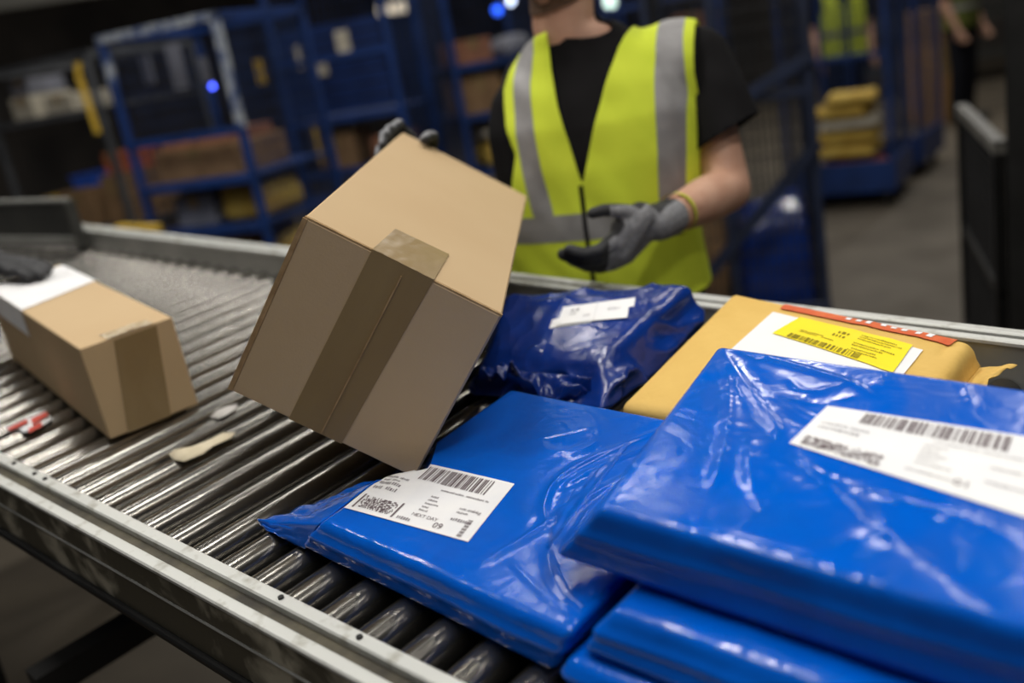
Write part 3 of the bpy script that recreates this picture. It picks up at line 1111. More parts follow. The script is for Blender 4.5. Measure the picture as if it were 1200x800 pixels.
rH = np.array([.7421, .6491, 0])
rH /= np.linalg.norm(rH)
fH = np.array([-rH[1], rH[0], 0])                       # away from the lens, level
ca, sa = math.cos(math.radians(17)), math.sin(math.radians(17))
pex = ca * rH - sa * fH                                 # the worker's own left
pey = sa * rH + ca * fH                                 # behind the worker
P0 = at(712, 300, 1.985)
P0[2] = 0
ez = np.array([0, 0, 1.])


def loc(p):
    q = np.asarray(p) - P0
    return np.stack([q @ pex, q @ pey, q[..., 2]], -1)


def L2W(x, y, z):
    return P0 + pex * x + pey * y + ez * z


def px_front(px, py, yl=-.125):
    """local x,z where a photo ray meets the worker's chest plane"""
    c = np.array([0, 0, HC])
    d = at(px, py, 1.) - c
    t = ((P0 + pey * yl - c) @ pey) / (d @ pey)
    q = loc(c + d * t)
    return q[0], q[2]


shL, elL, wrL = at(816, 74, 1.90), at(853, 222, 1.86), at(782, 256, 1.70)
shR, elR, wrR = at(623, 98, 2.04), at(604, 250, 2.07), at(516, 209, 1.94)
neck0, neck1 = L2W(-.012, .012, 1.49), L2W(-.03, -.02, 1.62)
yaw_h = math.radians(30)
hx = math.cos(yaw_h) * pex - math.sin(yaw_h) * pey
hy = math.sin(yaw_h) * pex + math.cos(yaw_h) * pey
pit = math.radians(10)
hy2 = math.cos(pit) * hy + math.sin(pit) * ez
hz2 = -math.sin(pit) * hy + math.cos(pit) * ez
HCn = at(643, 2, 1.80) + hy2 * .070 + hz2 * .105                       # chin first, skull above it

parts = [torso(P0, pex, pey, ROWS)]
parts.append(chain([neck0, (neck0 + neck1) / 2, HCn + np.array([0, 0, -.03])], [.066, .060, .058]))
parts.append(chain([L2W(.10, .01, 1.45), shL, shL * .55 + elL * .45, elL, elL * .6 + wrL * .4, wrL], [.052, .050, .047, .044, .044, .030], 18))
parts.append(chain([L2W(-.10, .01, 1.45), shR, shR * .55 + elR * .45, elR, elR * .6 + wrR * .4, wrR], [.052, .048, .044, .043, .042, .030], 18))
for s in (-1, 1):
    parts.append(chain([L2W(s * .09, .01, .90), L2W(s * .10, -.005, .50), L2W(s * .105, .03, .09)], [.088, .060, .042], 18))
    parts.append(capsule(L2W(s * .105, .03, .05), .04, L2W(s * .115, -.14, .035), .034))
pf, HR = make_head(HCn, hx, hy2, hz2, parts)
V, F = remesh(parts, .007, 6)
worker = tag(mk('person', V, F, M_SKIN), 'bearded worker in yellow hi-vis vest, black T-shirt and grey gloves, gripping the tilted box', 'person')

# beard, hair, lips, eyes
fl = V - HCn
hl = fl @ HR
N = normals(V, F)
bd = np.minimum.reduce([-.046 - hl[:, 2] + .5 * np.maximum(0, np.abs(hl[:, 0]) - .055), .012 - hl[:, 1], hl[:, 2] + .122 - .22 * (hl[:, 1] + .08), .085 - np.abs(hl[:, 0])])
bd = np.minimum(bd, np.where(hl[:, 1] < -.05, ((hl[:, 0] / .019) ** 2 + ((hl[:, 2] + .090) / .016) ** 2 - 1) * .01, 1.))
mouth = ((hl[:, 0] / .024) ** 2 + ((hl[:, 2] + .062) / .010) ** 2 - 1) * .01
bd = np.where(hl[:, 1] < -.04, np.minimum(bd, mouth), bd)
# follow the jaw: cheeks stay bare above, the neck below
bv_, bf_ = clip(V + N * .004, F, bd)
mk('beard', bv_, bf_, M_BEARD, worker)
hr_ = np.minimum.reduce([hl[:, 2] - .022 - .9 * np.maximum(0, -hl[:, 1] - .03) + .9 * np.maximum(0, hl[:, 1]), hl[:, 2] + .07])
hv_, hf_ = clip(V + N * .010, F, hr_)
mk('hair', hv_, hf_, M_HAIR, worker)
mk('lips', *join([capsule(pf(-.018, -.086, -.060), .0045, pf(.018, -.086, -.060), .0045), capsule(pf(-.014, -.086, -.067), .0055, pf(.014, -.086, -.067), .0055)]), M_LIP, worker)


def face_bits(p_, R_, V_, F_, owner, brow):
    """eyes set into the face at its own surface, lids above them, brows"""
    bv = bvh_of(V_, F_)
    for sg in (-1, 1):
        o_ = p_(sg * .032, -.3, .004)
        h_ = bv.ray_cast(Vector(o_), Vector(p_(sg * .032, 0, .004) - o_))
        dep = -.076 if h_[0] is None else float(((np.array(h_[0]) - p_(0, 0, 0)) @ R_)[1])
        e_ = mk('eye', *ellipsoid(p_(sg * .032, dep + .0075, .004), (.013, .010, .0075), R_), M_EYEW, owner)
        mk('iris', *ellipsoid(p_(sg * .032, dep - .001, .004), (.005, .0028, .005), R_), M_EYED, e_)
        mk('eyelid', *chain([p_(sg * .019, dep + .001, .008), p_(sg * .032, dep - .002, .0125), p_(sg * .046, dep + .003, .008)], [.0028, .0032, .0028], 8), M_SKIN, e_)
        mk('eyebrow', *chain([p_(sg * .014, dep - .017, .027), p_(sg * .032, dep - .014, .031), p_(sg * .050, dep + .000, .027)], [.0042, .0045, .0032], 8), brow, owner)


face_bits(pf, HR, V, F, worker, M_BEARD)

# T-shirt: torso and short sleeves, cut at the crew neck, the cuffs and the waist
slL, slR = shL * .28 + elL * .72, shR * .46 + elR * .54
src = [torso(P0, pex, pey, ROWS, .012),
       chain([L2W(.10, .01, 1.44), shL, at(852, 172, 1.87)], [.066, .068, .078], 20), chain([L2W(-.10, .01, 1.44), shR, slR], [.064, .062, .060], 20),
       capsule(neck0, .078, neck0 + ez * .03, .072)]
Vs, Fs = remesh(src, .008, 6)
Vs = Vs + normals(Vs, Fs) * np.array([.004 * nz(p[0] * 16, p[1] * 16, p[2] * 11) for p in Vs])[:, None]
ls = loc(Vs)


def cut_end(Vx, a, b, c, side):
    d = (b - a) / np.linalg.norm(b - a)
    near = np.linalg.norm(Vx - c, axis=1) < .13
    return np.where(near, (c - Vx) @ d, 1.)


zcrew = px_front(676, 54, -.08)[1]
cL = shL * .36 + elL * .64
cR = shR * .55 + elR * .45
h1, h2 = at(893, 130, 1.87), at(798, 190, 1.87)
hn = np.cross(h1 - h2, CW[2])
hn *= (-1 if hn[2] > 0 else 1) / np.linalg.norm(hn)
hem = np.where(ls[:, 0] > .17, (h1 - Vs) @ hn, 1.)
fld = np.minimum.reduce([hem, cut_end(Vs, shR, elR, cR, -1), ls[:, 2] - .93,
                         np.where(np.hypot(ls[:, 0], ls[:, 1]) < .13, zcrew + .65 * (ls[:, 1] + .08) - .22 * ls[:, 0] - ls[:, 2], 1.)])
v, f_ = clip(Vs, Fs, fld)
ts = mk('t_shirt', v, f_, M_BLACK, worker)
solidify(ts, .002)

# trousers and shoes
src = [torso(P0, pex, pey, ROWS[:4], .010)]
for s in (-1, 1):
    src.append(chain([L2W(s * .09, .01, .88), L2W(s * .10, -.005, .50), L2W(s * .105, .03, .07)], [.100, .078, .066], 18))
Vt, Ft = remesh(src, .010, 5)
lt = loc(Vt)
v, f_ = clip(Vt, Ft, np.minimum(1.01 - lt[:, 2], lt[:, 2] - .05))
mk('trousers', v, f_, M_TROU, worker)
for s in (-1, 1):
    Vb, Fb = remesh([capsule(L2W(s * .105, .03, .055), .052, L2W(s * .118, -.155, .042), .042), ellipsoid(L2W(s * .105, .03, .08), (.05, .055, .05))], .008, 5)
    Vb[:, 2] = np.maximum(Vb[:, 2], .003)
    mk('shoe', Vb, Fb, M_SHOE, worker)

# hi-vis vest: an outer shell of the torso, cut by V-neck, armholes and hem; bands of reflective tape on it
src = [torso(P0, pex, pey, ROWS, .022), chain([L2W(.08, .01, 1.425), shL * .75 + L2W(.08, .01, 1.425) * .25], [.090, .094], 20),
       chain([L2W(-.08, .01, 1.425), shR * .75 + L2W(-.08, .01, 1.425) * .25], [.088, .092], 20)]
Vv, Fv = remesh(src, .007, 8)
Nv = normals(Vv, Fv)
lv = loc(Vv)
Vv = Vv + Nv * np.array([.009 * nz(p[0] * 8 + 3, p[2] * 5, p[1] * 8) + .005 * nz(p[0] * 20 + p[2] * 9, p[2] * 9, p[1] * 20) for p in lv])[:, None]
lv = loc(Vv)
front = lv[:, 1] < .03


def pl(pts):
    q = sorted([px_front(*p)[::-1] for p in pts])
    zz, xx = [a for a, b in q], [b for a, b in q]
    return lambda z_: np.interp(z_, zz, xx)


zV = px_front(685, 215)[1]
vl = pl([(630, 40), (640, 85), (652, 125), (668, 168), (684, 214)])
vr = pl([(735, 8), (716, 60), (705, 105), (695, 160), (686, 214)])
al = pl([(616, 44), (584, 70), (579, 110), (590, 152), (604, 182), (600, 225), (560, 245)])
ar = pl([(800, 12), (804, 90), (812, 140), (824, 178), (900, 200)])
z_, x_ = lv[:, 2], lv[:, 0]
gap = .0015
neckf = np.where(z_ > zV, np.maximum(vl(z_) - x_, x_ - vr(z_)), np.abs(x_ - px_front(688, 250)[0]) - gap)
backneck = np.maximum(np.hypot(x_ + .005, lv[:, 1] - .02) - .118, 1.49 - z_)
neckf = np.where(front, neckf, backneck)
armf = np.minimum(x_ - al(z_), ar(z_) - x_)
zh = px_front(700, 334)[1] - .045
f0 = np.minimum.reduce([neckf, armf, z_ - zh])
v, f_ = clip(Vv, Fv, f0)
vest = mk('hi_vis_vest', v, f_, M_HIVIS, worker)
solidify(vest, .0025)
zb1, zb0 = px_front(660, 250)[1], px_front(660, 281)[1]
Vo = Vv + normals(Vv, Fv) * .0035
belt = np.minimum.reduce([f0, z_ - zb0, zb1 - z_])
v, f_ = clip(Vo, Fv, belt)
mk('reflective_band', v, f_, M_REFL, vest)
for lpts, rpts in ((((590, 62), (592, 100), (600, 140), (612, 195), (630, 262)), ((614, 62), (615, 100), (624, 140), (636, 195), (655, 262))),
                   (((755, 10), (758, 60), (764, 120), (769, 180), (771, 245)), ((786, 10), (790, 60), (797, 120), (799, 180), (798, 245)))):
    a_, b_ = pl(lpts), pl(rpts)
    fs = np.minimum.reduce([f0, x_ - a_(z_), b_(z_) - x_, z_ - zb1 + .002])
    v, f_ = clip(Vo, Fv, fs)
    mk('reflective_band', v, f_, M_REFL, vest)
# black zip edging down the front
bvv = bvh_of(Vv, Fv)
zz = np.linspace(zV, zh + .01, 26)
pts = []
x0 = px_front(688, 250)[0]
for q in zz:
    o_ = L2W(x0, -.5, q)
    h = bvv.ray_cast(Vector(o_), Vector(pey))
    pts.append(np.array(h[0]) - pey * .003)
mk('zip', *join([bar(a_, b_, .008, .004, up=tuple(-pey)) for a_, b_ in zip(pts, pts[1:])]), M_BLACK, vest, smooth=False)


# gloves
def glove(parts, parent, palm_dir, tipf, cuff=None):
    Vg, Fg = remesh(parts, .0034, 3)
    Ng = normals(Vg, Fg)
    fm = []
    for ff in Fg:
        c = Vg[list(ff)].mean(0)
        n_ = Ng[list(ff)].mean(0)
        fm.append(1 if (n_ @ palm_dir > -.05 or tipf(c) > 0) else 0)
    g = mk('glove', Vg, Fg, None, parent, mats=[M_KNIT, M_RUB], fm=fm)
    if cuff is not None:
        a, b, r = cuff
        mk('cuff', *tube(a, b, r, r * 1.02, 20, caps=False), M_CUFF, g)
    return g


def G(px, py, d):
    return at(px, py, d)


wr = wrL
palmc = G(742, 262, 1.655)
kn = [G(722, 279, 1.640), G(724, 290, 1.652), G(728, 297, 1.668), G(736, 300, 1.684)]
fg = [[G(703, 294, 1.625), G(684, 298, 1.622), G(668, 293, 1.625)],
      [G(702, 303, 1.640), G(680, 306, 1.638), G(660, 298, 1.642)],
      [G(708, 308, 1.660), G(688, 311, 1.660), G(670, 304, 1.664)],
      [G(718, 309, 1.680), G(702, 313, 1.682), G(688, 308, 1.686)]]
th = [G(752, 252, 1.655), G(728, 247, 1.630), G(708, 246, 1.620), G(694, 250, 1.618)]
hp = hand_parts(wr, palmc, kn, fg, th, rp=.028, rf=.0118)
hp.append(chain([G(750, 254, 1.655), G(732, 268, 1.648), G(724, 284, 1.645)], [.026, .024, .018]))
rt = CW[0]
dn = CW[1]
pdir = -rt * .75 + -dn * .35 + CW[2] * .2
pdir /= np.linalg.norm(pdir)
uax = (wrL - elL) / np.linalg.norm(wrL - elL)


def tipL(c):
    q = CW @ (c - np.array([0, 0, HC]))
    px = 600 + FPX * q[0] / q[2]
    return 688 - px if True else 0


tip_ref = G(712, 300, 1.65)
glove(hp + [capsule(wrL - uax * .01, .034, wrL + uax * .03, .032)], worker, pdir, lambda c: (tip_ref - c) @ rt, cuff=(wrL - uax * .040, wrL - uax * .030, .0375))

# hand holding the far upper corner of the tilted carton: palm behind it, thumb over the top, fingers down its side
def CX(a, b, c):
    """world point from carton coordinates: a across, b down the front, c back"""
    return c2w(BC + bu * a + bw * b + bv * c)


dk = BD[2]
wr = wrR
palmr = CX(.045, .030, dk + .032)
knr = [CX(.004, .006, dk + .024), CX(.0, .028, dk + .026), CX(.0, .050, dk + .026), CX(.004, .070, dk + .024)]
fgr = [[CX(-.012, -.008, dk + .006), CX(-.0135, -.005, dk - .014), CX(-.012, .004, dk - .026)],
       [CX(-.018, .006, dk + .002), CX(-.019, -.001, dk - .036), CX(-.0125, .012, dk - .054)],
       [CX(-.018, .022, dk), CX(-.020, .006, dk - .066), CX(-.0125, .018, dk - .084)],
       [CX(-.016, .050, dk), CX(-.016, .032, dk - .064), CX(-.0115, .038, dk - .084)]]
thr = [CX(.058, .020, dk + .028), CX(.050, -.012, dk + .016), CX(.046, -.016, dk - .012), CX(.043, -.0125, dk - .034)]
# index knuckles stand proud of the top edge
thr = [CX(.058, .020, dk + .028), CX(.050, -.012, dk + .016), CX(.046, -.016, dk - .012), CX(.043, -.0125, dk - .034)]
hp = hand_parts(wr, palmr, knr, fgr, thr, rp=.022, rf=.0098)
hp.append(chain([wr, palmr], [.030, .026]))
ux = (wrR - elR) / np.linalg.norm(wrR - elR)
pd = np.array(MC.to_3x3() @ Vector(bu * .6 - bv * .5 + bw * .4))
pd /= np.linalg.norm(pd)
ztop = CX(.04, -.02, dk)
glove(hp, worker, pd, lambda c: -1, cuff=(wrR - ux * .03, wrR - ux * .02, .034))


# ---- other people: same kind of body with simpler dress
def simple_person(label, base, ex, joints, shirt, trousers, vest_m=None, vox=.014, hair=M_HAIR, gloves=False, low=False, hipz=1.0):
    ex = np.array(ex, float)
    ex /= np.linalg.norm(ex)
    ey = np.cross(ez, ex)
    b = np.array([base[0], base[1], 0.])

    def W(x, y, z):
        return b + ex * x + ey * y + ez * z
    j = {k_: (W(*v_) if not isinstance(v_, np.ndarray) else v_) for k_, v_ in joints.items()}
    pr = [torso(b, ex, ey, ROWS), chain([W(0, .012, 1.49), W(0, -.01, 1.62)], [.062, .056])]
    for s in 'LR':
        sg = 1 if s == 'L' else -1
        pr.append(chain([W(sg * .1, .01, 1.44), j['sh' + s], j['el' + s], j['wr' + s]], [.06, .056, .042, .029], 16))
        if not gloves:
            d = (j['wr' + s] - j['el' + s])
            d /= np.linalg.norm(d)
            sd = np.cross(d, ex)
            pr.append(capsule(j['wr' + s], .028, j['wr' + s] + d * .07, .03))
            for q in range(4):
                o_ = sd * (q - 1.5) * .021
                pr.append(chain([j['wr' + s] + d * .07 + o_, j['wr' + s] + d * .12 + o_ - ey * .01, j['wr' + s] + d * (.15 - .008 * abs(q - 1.5)) + o_ - ey * .025], [.0115, .0105, .009]))
            pr.append(chain([j['wr' + s] + d * .03 - sd * .02, j['wr' + s] + d * .07 - sd * .055, j['wr' + s] + d * .10 - sd * .06], [.015, .012, .010]))
        pr.append(chain([W(sg * .09, .01, .90), W(sg * .10, -.005, .50), W(sg * .105, .03, .09)], [.088, .060, .042], 16))
        pr.append(capsule(W(sg * .105, .03, .05), .04, W(sg * .115, -.14, .038), .036))
    hc = W(0, -.02, 1.70)
    p_, R_ = make_head(hc, ex, ey, ez, pr)
    Vb, Fb = remesh(pr, .009 if not low else .012, 4)
    o = tag(mk('person', Vb, Fb, M_SKIN), label, 'person')
    hb = (Vb - hc) @ R_
    hv, hf = clip(Vb + normals(Vb, Fb) * .010, Fb, np.minimum(hb[:, 2] - .022 - .9 * np.maximum(0, -hb[:, 1] - .03) + .9 * np.maximum(0, hb[:, 1]), hb[:, 2] + .07))
    mk('hair', hv, hf, hair, o)
    face_bits(p_, R_, Vb, Fb, o, hair)
    mk('lips', *join([capsule(p_(-.018, -.088, -.060), .0045, p_(.018, -.088, -.060), .0045), capsule(p_(-.014, -.088, -.067), .005, p_(.014, -.088, -.067), .005)]), M_LIP, o)
    sr = [torso(b, ex, ey, ROWS, .012)]
    for s in 'LR':
        sg = 1 if s == 'L' else -1
        sr.append(chain([W(sg * .1, .01, 1.43), j['sh' + s], j['sh' + s] * .35 + j['el' + s] * .65], [.07, .072, .062], 16))
    Vs_, Fs_ = remesh(sr, vox, 4)
    mk('t_shirt', Vs_, Fs_, shirt, o)
    sr = [torso(b, ex, ey, ROWS[:4], .012)]
    for s in (-1, 1):
        sr.append(chain([W(s * .09, .01, .88), W(s * .10, -.005, .50), W(s * .105, .03, .07)], [.1, .078, .064], 16))
    Vt_, Ft_ = remesh(sr, vox, 4)
    v, f_ = clip(Vt_, Ft_, np.minimum(1.0 - Vt_[:, 2], Vt_[:, 2] - .045))
    mk('trousers', v, f_, trousers, o)
    for s in (-1, 1):
        Vb_, Fb_ = remesh([capsule(W(s * .105, .03, .055), .050, W(s * .118, -.155, .042), .042)], .012, 3)
        Vb_[:, 2] = np.maximum(Vb_[:, 2], .002)
        mk('shoe', Vb_, Fb_, M_SHOE, o)
    if vest_m:
        sr = [torso(b, ex, ey, ROWS, .024)]
        for s in 'LR':
            sg = 1 if s == 'L' else -1
            sr.append(chain([W(sg * .08, .01, 1.43), j['sh' + s] * .7 + W(sg * .08, .01, 1.43) * .3], [.08, .085], 16))
        Vv_, Fv_ = remesh(sr, vox, 5)
        q = (Vv_ - b)
        lx, ly, lz = q @ ex, q @ ey, q[:, 2]
        vf = np.where(ly < 0, np.where(lz > 1.25, np.abs(lx) - .075 * (lz - 1.25) / .25, 1.), np.maximum(np.abs(lx) - .08, 1.49 - lz))
        f0_ = np.minimum.reduce([vf, np.where(lz > 1.3, .17 - np.abs(lx), 1.), lz - .93])
        v, f_ = clip(Vv_, Fv_, f0_)
        vv = mk('hi_vis_vest', v, f_, vest_m, o)
        v, f_ = clip(Vv_ + normals(Vv_, Fv_) * .004, Fv_, np.minimum.reduce([f0_, lz - 1.10, 1.15 - lz]))
        mk('reflective_band', v, f_, M_REFL, vv)
    return o, W, j


def standing(dx=0.):
    return {'shL': (.185, .01, 1.43), 'elL': (.235, .03, 1.16), 'wrL': (.225, -.08, .93), 'shR': (-.185, .01, 1.43), 'elR': (-.235, .03, 1.16), 'wrR': (-.225, -.08, .93)}


b1 = at(988, 60, 8.5)
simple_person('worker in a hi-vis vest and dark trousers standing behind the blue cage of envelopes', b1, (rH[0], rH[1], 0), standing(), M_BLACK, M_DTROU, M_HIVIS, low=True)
b2 = at(1128, 50, 9.6)
simple_person('worker in dark trousers and olive vest standing by the far brown cartons', b2, (rH[0] * .8 + fH[0] * .6, rH[1] * .8 + fH[1] * .6, 0), standing(), M_BLACK, M_DTROU,
              mat('olive_vest', (96, 104, 34), (80, 88, 30), rough=.8), low=True)

# worker mostly outside the picture whose gloved hand rests on the long low carton
hc0 = U(34, 312, .185)
hc_w = c2w(hc0)
base3 = c2w(np.array([-2.42, .02, 0]))
dirx = np.array([1.0, -.35, 0])
fx_ = c2w(hc0)


def Cw(x, y, z):
    return c2w(np.array([x, y, z]))


zt = H1 + .0045
wr3 = Cw(-2.105, .690, zt + .045)
j3 = {'shL': (.185, .01, 1.43), 'elL': (.24, .03, 1.16), 'wrL': (.225, -.08, .93), 'shR': (-.185, .01, 1.43)}
base3 = Cw(-2.50, .14, 0)
o3, W3, jj = simple_person('worker at the edge of the picture resting a black-gloved hand on the white address sheet', base3, (-.85, .5, 0),
                           {**j3, 'shR': (-.185, .01, 1.43), 'elR': Cw(-2.33, .52, .17), 'wrR': wr3}, M_BLACK, M_DTROU, None, vox=.012, gloves=True)
palm3 = Cw(-2.03, .715, zt + .026)
kn3 = [Cw(-1.985, .697, zt + .020), Cw(-1.978, .716, zt + .022), Cw(-1.985, .735, zt + .021), Cw(-2.0, .752, zt + .018)]
fg3 = [[Cw(-1.955, .700, zt + .021), Cw(-1.93, .705, zt + .012)], [Cw(-1.945, .718, zt + .022), Cw(-1.917, .723, zt + .011)],
       [Cw(-1.952, .737, zt + .021), Cw(-1.925, .741, zt + .011)], [Cw(-1.972, .755, zt + .018), Cw(-1.95, .758, zt + .011)]]
th3 = [Cw(-2.06, .695, zt + .024), Cw(-2.03, .672, zt + .018), Cw(-2.0, .658, zt + .014), Cw(-1.98, .652, zt + .0115)]
hp = hand_parts(wr3, palm3, kn3, fg3, th3, rp=.022)
Vg, Fg = remesh(hp, .004, 3)
mk('glove', Vg, Fg, M_RUB, o3)


# ------------------------------------------------------------------ roll cages, racks and what stands in them
def meshpanel(p0, dx, dz, nx, nzz, t=.004):
    """square wire mesh between p0 and p0+dx+dz"""
    p0, dx, dz = np.array(p0, float), np.array(dx, float), np.array(dz, float)
    q = []
    for i in range(nx + 1):
        a = p0 + dx * i / nx
        q.append(bar(a, a + dz, t, t, up=(.3, .9, .1)))
    for j in range(nzz + 1):
        a = p0 + dz * j / nzz
        q.append(bar(a, a + dx, t, t))
    return join(q)


def cage(name, label, a, b, depth, H, m=M_CAGE, mm=M_MESHB, shelves=(), mesh='LRB', base=.16, group=None, worn=False, braces=(), cat='roll cage',
         front_rails=(), nm=14, post=.036, midpost=(), half=None):
    a, b = np.array(a, float)[:2], np.array(b, float)[:2]
    w = np.linalg.norm(b - a)
    c = (a + b) / 2
    ang = math.atan2(*(b - a)[::-1])
    e = tag(empty(name, T(c[0], c[1], 0) @ Matrix.Rotation(ang, 4, 'Z')), label, cat, group)
    x0, x1, y0, y1 = -w / 2, w / 2, 0., depth
    p = post
    mk('base_tray', *join([bevbox(x0, x1, y0, y1, .11, .14, .004), bevbox(x0, x1, y0 - .004, y0 + .02, .11, .11 + base, .004),
                           bevbox(x1 - .02, x1 + .004, y0, y1, .11, .11 + base, .004), bevbox(x0 - .004, x0 + .02, y0, y1, .11, .11 + base, .004)]), m, e, smooth=False)
    for x_ in (x0 + .07, x1 - .07):
        for y_ in (y0 + .07, y1 - .07):
            mk('caster', *join([tube((x_ - .015, y_, .05), (x_ + .015, y_, .05), .049, n=16), bar((x_, y_, .06), (x_, y_, .115), .04, .03)]), M_DARKM, e, smooth=False)
    for i, (x_, y_) in enumerate(((x0 + p / 2, y0 + p / 2), (x1 - p / 2, y0 + p / 2), (x1 - p / 2, y1 - p / 2), (x0 + p / 2, y1 - p / 2))):
        o = mk('post', *bevbox(x_ - p / 2, x_ + p / 2, y_ - p / 2, y_ + p / 2, .12, H, .004), m, e, smooth=False)
        if worn and i < 2:
            mk('scuffed_patch', *bevbox(x_ - p / 2 - .001, x_ + p / 2 + .001, y_ - p / 2 - .001, y_ + p / 2 + .001, H - .5 if i else H - .22, H - .02 if i else H - .08, .004), M_WORN, o, smooth=False)
    tops = [((x0, y0 + p / 2, H), (x1, y0 + p / 2, H)), ((x0, y1 - p / 2, H), (x1, y1 - p / 2, H)), ((x0 + p / 2, y0, H), (x0 + p / 2, y1, H)), ((x1 - p / 2, y0, H), (x1 - p / 2, y1, H))]
    for i, (s, t) in enumerate(tops):
        mk('top_rail', *bar(s, t, p, p), M_WORN if worn and i == 0 else m, e, smooth=False)
    for z_ in shelves:
        mk('shelf', *join([bevbox(x0 + .01, x1 - .01, y0 + .01, y1 - .01, z_ - .012, z_, .002), bar((x0, y0 + .015, z_ - .018), (x1, y0 + .015, z_ - .018), .025, .034)]), m, e, smooth=False)
    for z_ in front_rails:
        mk('rail', *bar((x0, y0 + .012, z_), (x1, y0 + .012, z_), .025, .035), m, e, smooth=False)
    for fx in midpost:
        x_ = x0 + w * fx
        mk('post', *bevbox(x_ - .018, x_ + .018, y0 - .002, y0 + .03, .12, H, .003), m, e, smooth=False)
    zt_ = H - p
    zb_ = .13
    nzp = int((zt_ - zb_) / .075)
    if 'B' in mesh:
        mk('mesh_panel', *meshpanel((x0 + p, y1 - .01, zb_), (w - 2 * p, 0, 0), (0, 0, zt_ - zb_), nm, nzp), mm, e, smooth=False)
    if 'L' in mesh:
        mk('mesh_panel', *meshpanel((x0 + .01, y0 + p, zb_), (0, depth - 2 * p, 0), (0, 0, zt_ - zb_), nm, nzp), mm, e, smooth=False)
    if 'R' in mesh:
        mk('mesh_panel', *meshpanel((x1 - .01, y0 + p, zb_), (0, depth - 2 * p, 0), (0, 0, zt_ - zb_), nm, nzp), mm, e, smooth=False)
    if 'F' in mesh:
        mk('mesh_panel', *meshpanel((x0 + p, y0 + .012, zb_), (w - 2 * p, 0, 0), (0, 0, zt_ - zb_), nm, nzp), mm, e, smooth=False)
    for (u0, z0, u1, z1) in braces:
        mk('brace', *bar((x0 + w * u0, y0 - .012, z0), (x0 + w * u1, y0 - .012, z1), .02, .05), M_CAGED if m is M_CAGE else m, e, smooth=False)
    e['frame'] = [c[0], c[1], ang, w, depth]
    return e


def inside(e, u, v, z):
    c0, c1, ang, w, d = e['frame']
    x_, y_ = (u - .5) * w, v * d
    return T(c0, c1, 0) @ Matrix.Rotation(ang, 4, 'Z') @ T(x_, y_, z)


M_CARDB = mat('dusty_cardboard', (150, 118, 84), (128, 100, 70), rough=.9, scale=9)
M_CARDR = mat('ruddy_cardboard', (164, 112, 84), (140, 96, 74), rough=.9, scale=9)
M_GREYB = mat('grey_plastic_wrap', (128, 130, 142), (108, 110, 120), rough=.5, scale=9)
M_YB = mat('yellow_padded_paper', (206, 176, 84), (186, 150, 60), rough=.8, scale=9)
M_PALE = mat('pale_carton', (196, 188, 170), (176, 168, 150), rough=.8, scale=9)
M_ORB = mat('orange_parcel', (206, 112, 66), (180, 90, 50), rough=.8, scale=9)
M_YSTR = mat('yellow_strap', (206, 170, 50), (180, 146, 40), rough=.7, scale=9)


def parcel(label, M, sx, sy, sz, m=M_CARDB, rot=0., cat='cardboard box', name='cardboard_box', lid=True, group=None):
    o = tag(mk(name, *bevbox(-sx / 2, sx / 2, -sy / 2, sy / 2, .001, sz, .004), m, M=M @ Matrix.Rotation(rot, 4, 'Z'), smooth=False), label, cat, group)
    if lid:
        mk('tape_strip', *join([bevbox(-.03, .03, -sy / 2 - .002, sy / 2 + .002, sz - .0005, sz + .0015, .0005), bevbox(-.03, .03, -sy / 2 - .003, -sy / 2 - .0005, sz * .6, sz + .001, .0005)]), M_TAPE, o, smooth=False)
    return o


def soft(label, M, sx, sy, sz, m, seed=0., cat='parcel', name='parcel_bag', group=None, rot=0.):
    b = [(-sx / 2, -sy / 2, .001), (sx / 2, -sy / 2, .001), (sx / 2, sy / 2, .001), (-sx / 2, sy / 2, .001)]
    t = [(p[0] * .9, p[1] * .9, sz * (1 + .1 * math.sin(seed + i * 2))) for i, p in enumerate(b)]
    V, F = bagmesh(b, t, min(sz * .4, .05), 28, 24, 8, ridged=.012, rscale=(8, 8), seed=seed, bulge=sz * .1, seam=.006)
    V[:, 2] = np.maximum(V[:, 2], .001)
    return tag(mk(name, V, F, m, M=M @ Matrix.Rotation(rot, 4, 'Z')), label, cat, group)


G_C = 'blue roll cages across the warehouse'
cL = cage('roll_cage', 'blue roll cage with a scuffed pale top rail, beyond the far rail of the rollers', at(112, 50, 4.6), at(249, 6, 4.3), .72, 1.87, worn=True,
          shelves=(.66, .93, 1.16), front_rails=(1.37,), group=G_C, nm=16)
c2 = cage('roll_cage', 'blue roll cage with a sheeted upper half and three pale dockets', at(312, 40, 5.5), at(452, 20, 5.3), .5, 2.05, shelves=(.7, 1.0, 1.30), group=G_C,
          front_rails=(1.62,))
c3 = cage('roll_cage', 'blue roll cage of brown parcels behind the raised corner of the tilted box', at(516, 0, 5.75), at(632, 0, 6.0), .5, 2.15, shelves=(.8, 1.15, 1.45), group=G_C)
c4 = cage('roll_cage', 'blue roll cage mostly hidden behind the worker in the yellow vest', at(700, 0, 6.4), at(842, 0, 6.2), .7, 1.95, shelves=(.9, 1.35), group=G_C, front_rails=(1.62,))
cM = cage('roll_cage', 'dark blue mesh roll cage with diagonal braces beside the worker\'s bent elbow', at(772, 200, 4.15), at(962, 200, 4.0), .7, 1.85, m=M_CAGED, mm=M_MESHD, mesh='LRBF',
          group=G_C, braces=((.25, .45, 1.0, .95), (.2, 1.05, 1.0, 1.30)), midpost=(.42,), nm=22, front_rails=(1.16,))
cR = cage('roll_cage', 'blue roll cage with a deep base tray holding tan envelopes, beside the open aisle', at(925, 245, 7.2), (-2.62, 6.74), .78, 1.95, base=.22, group=G_C,
          front_rails=(1.05, 1.66), mesh='LRB')
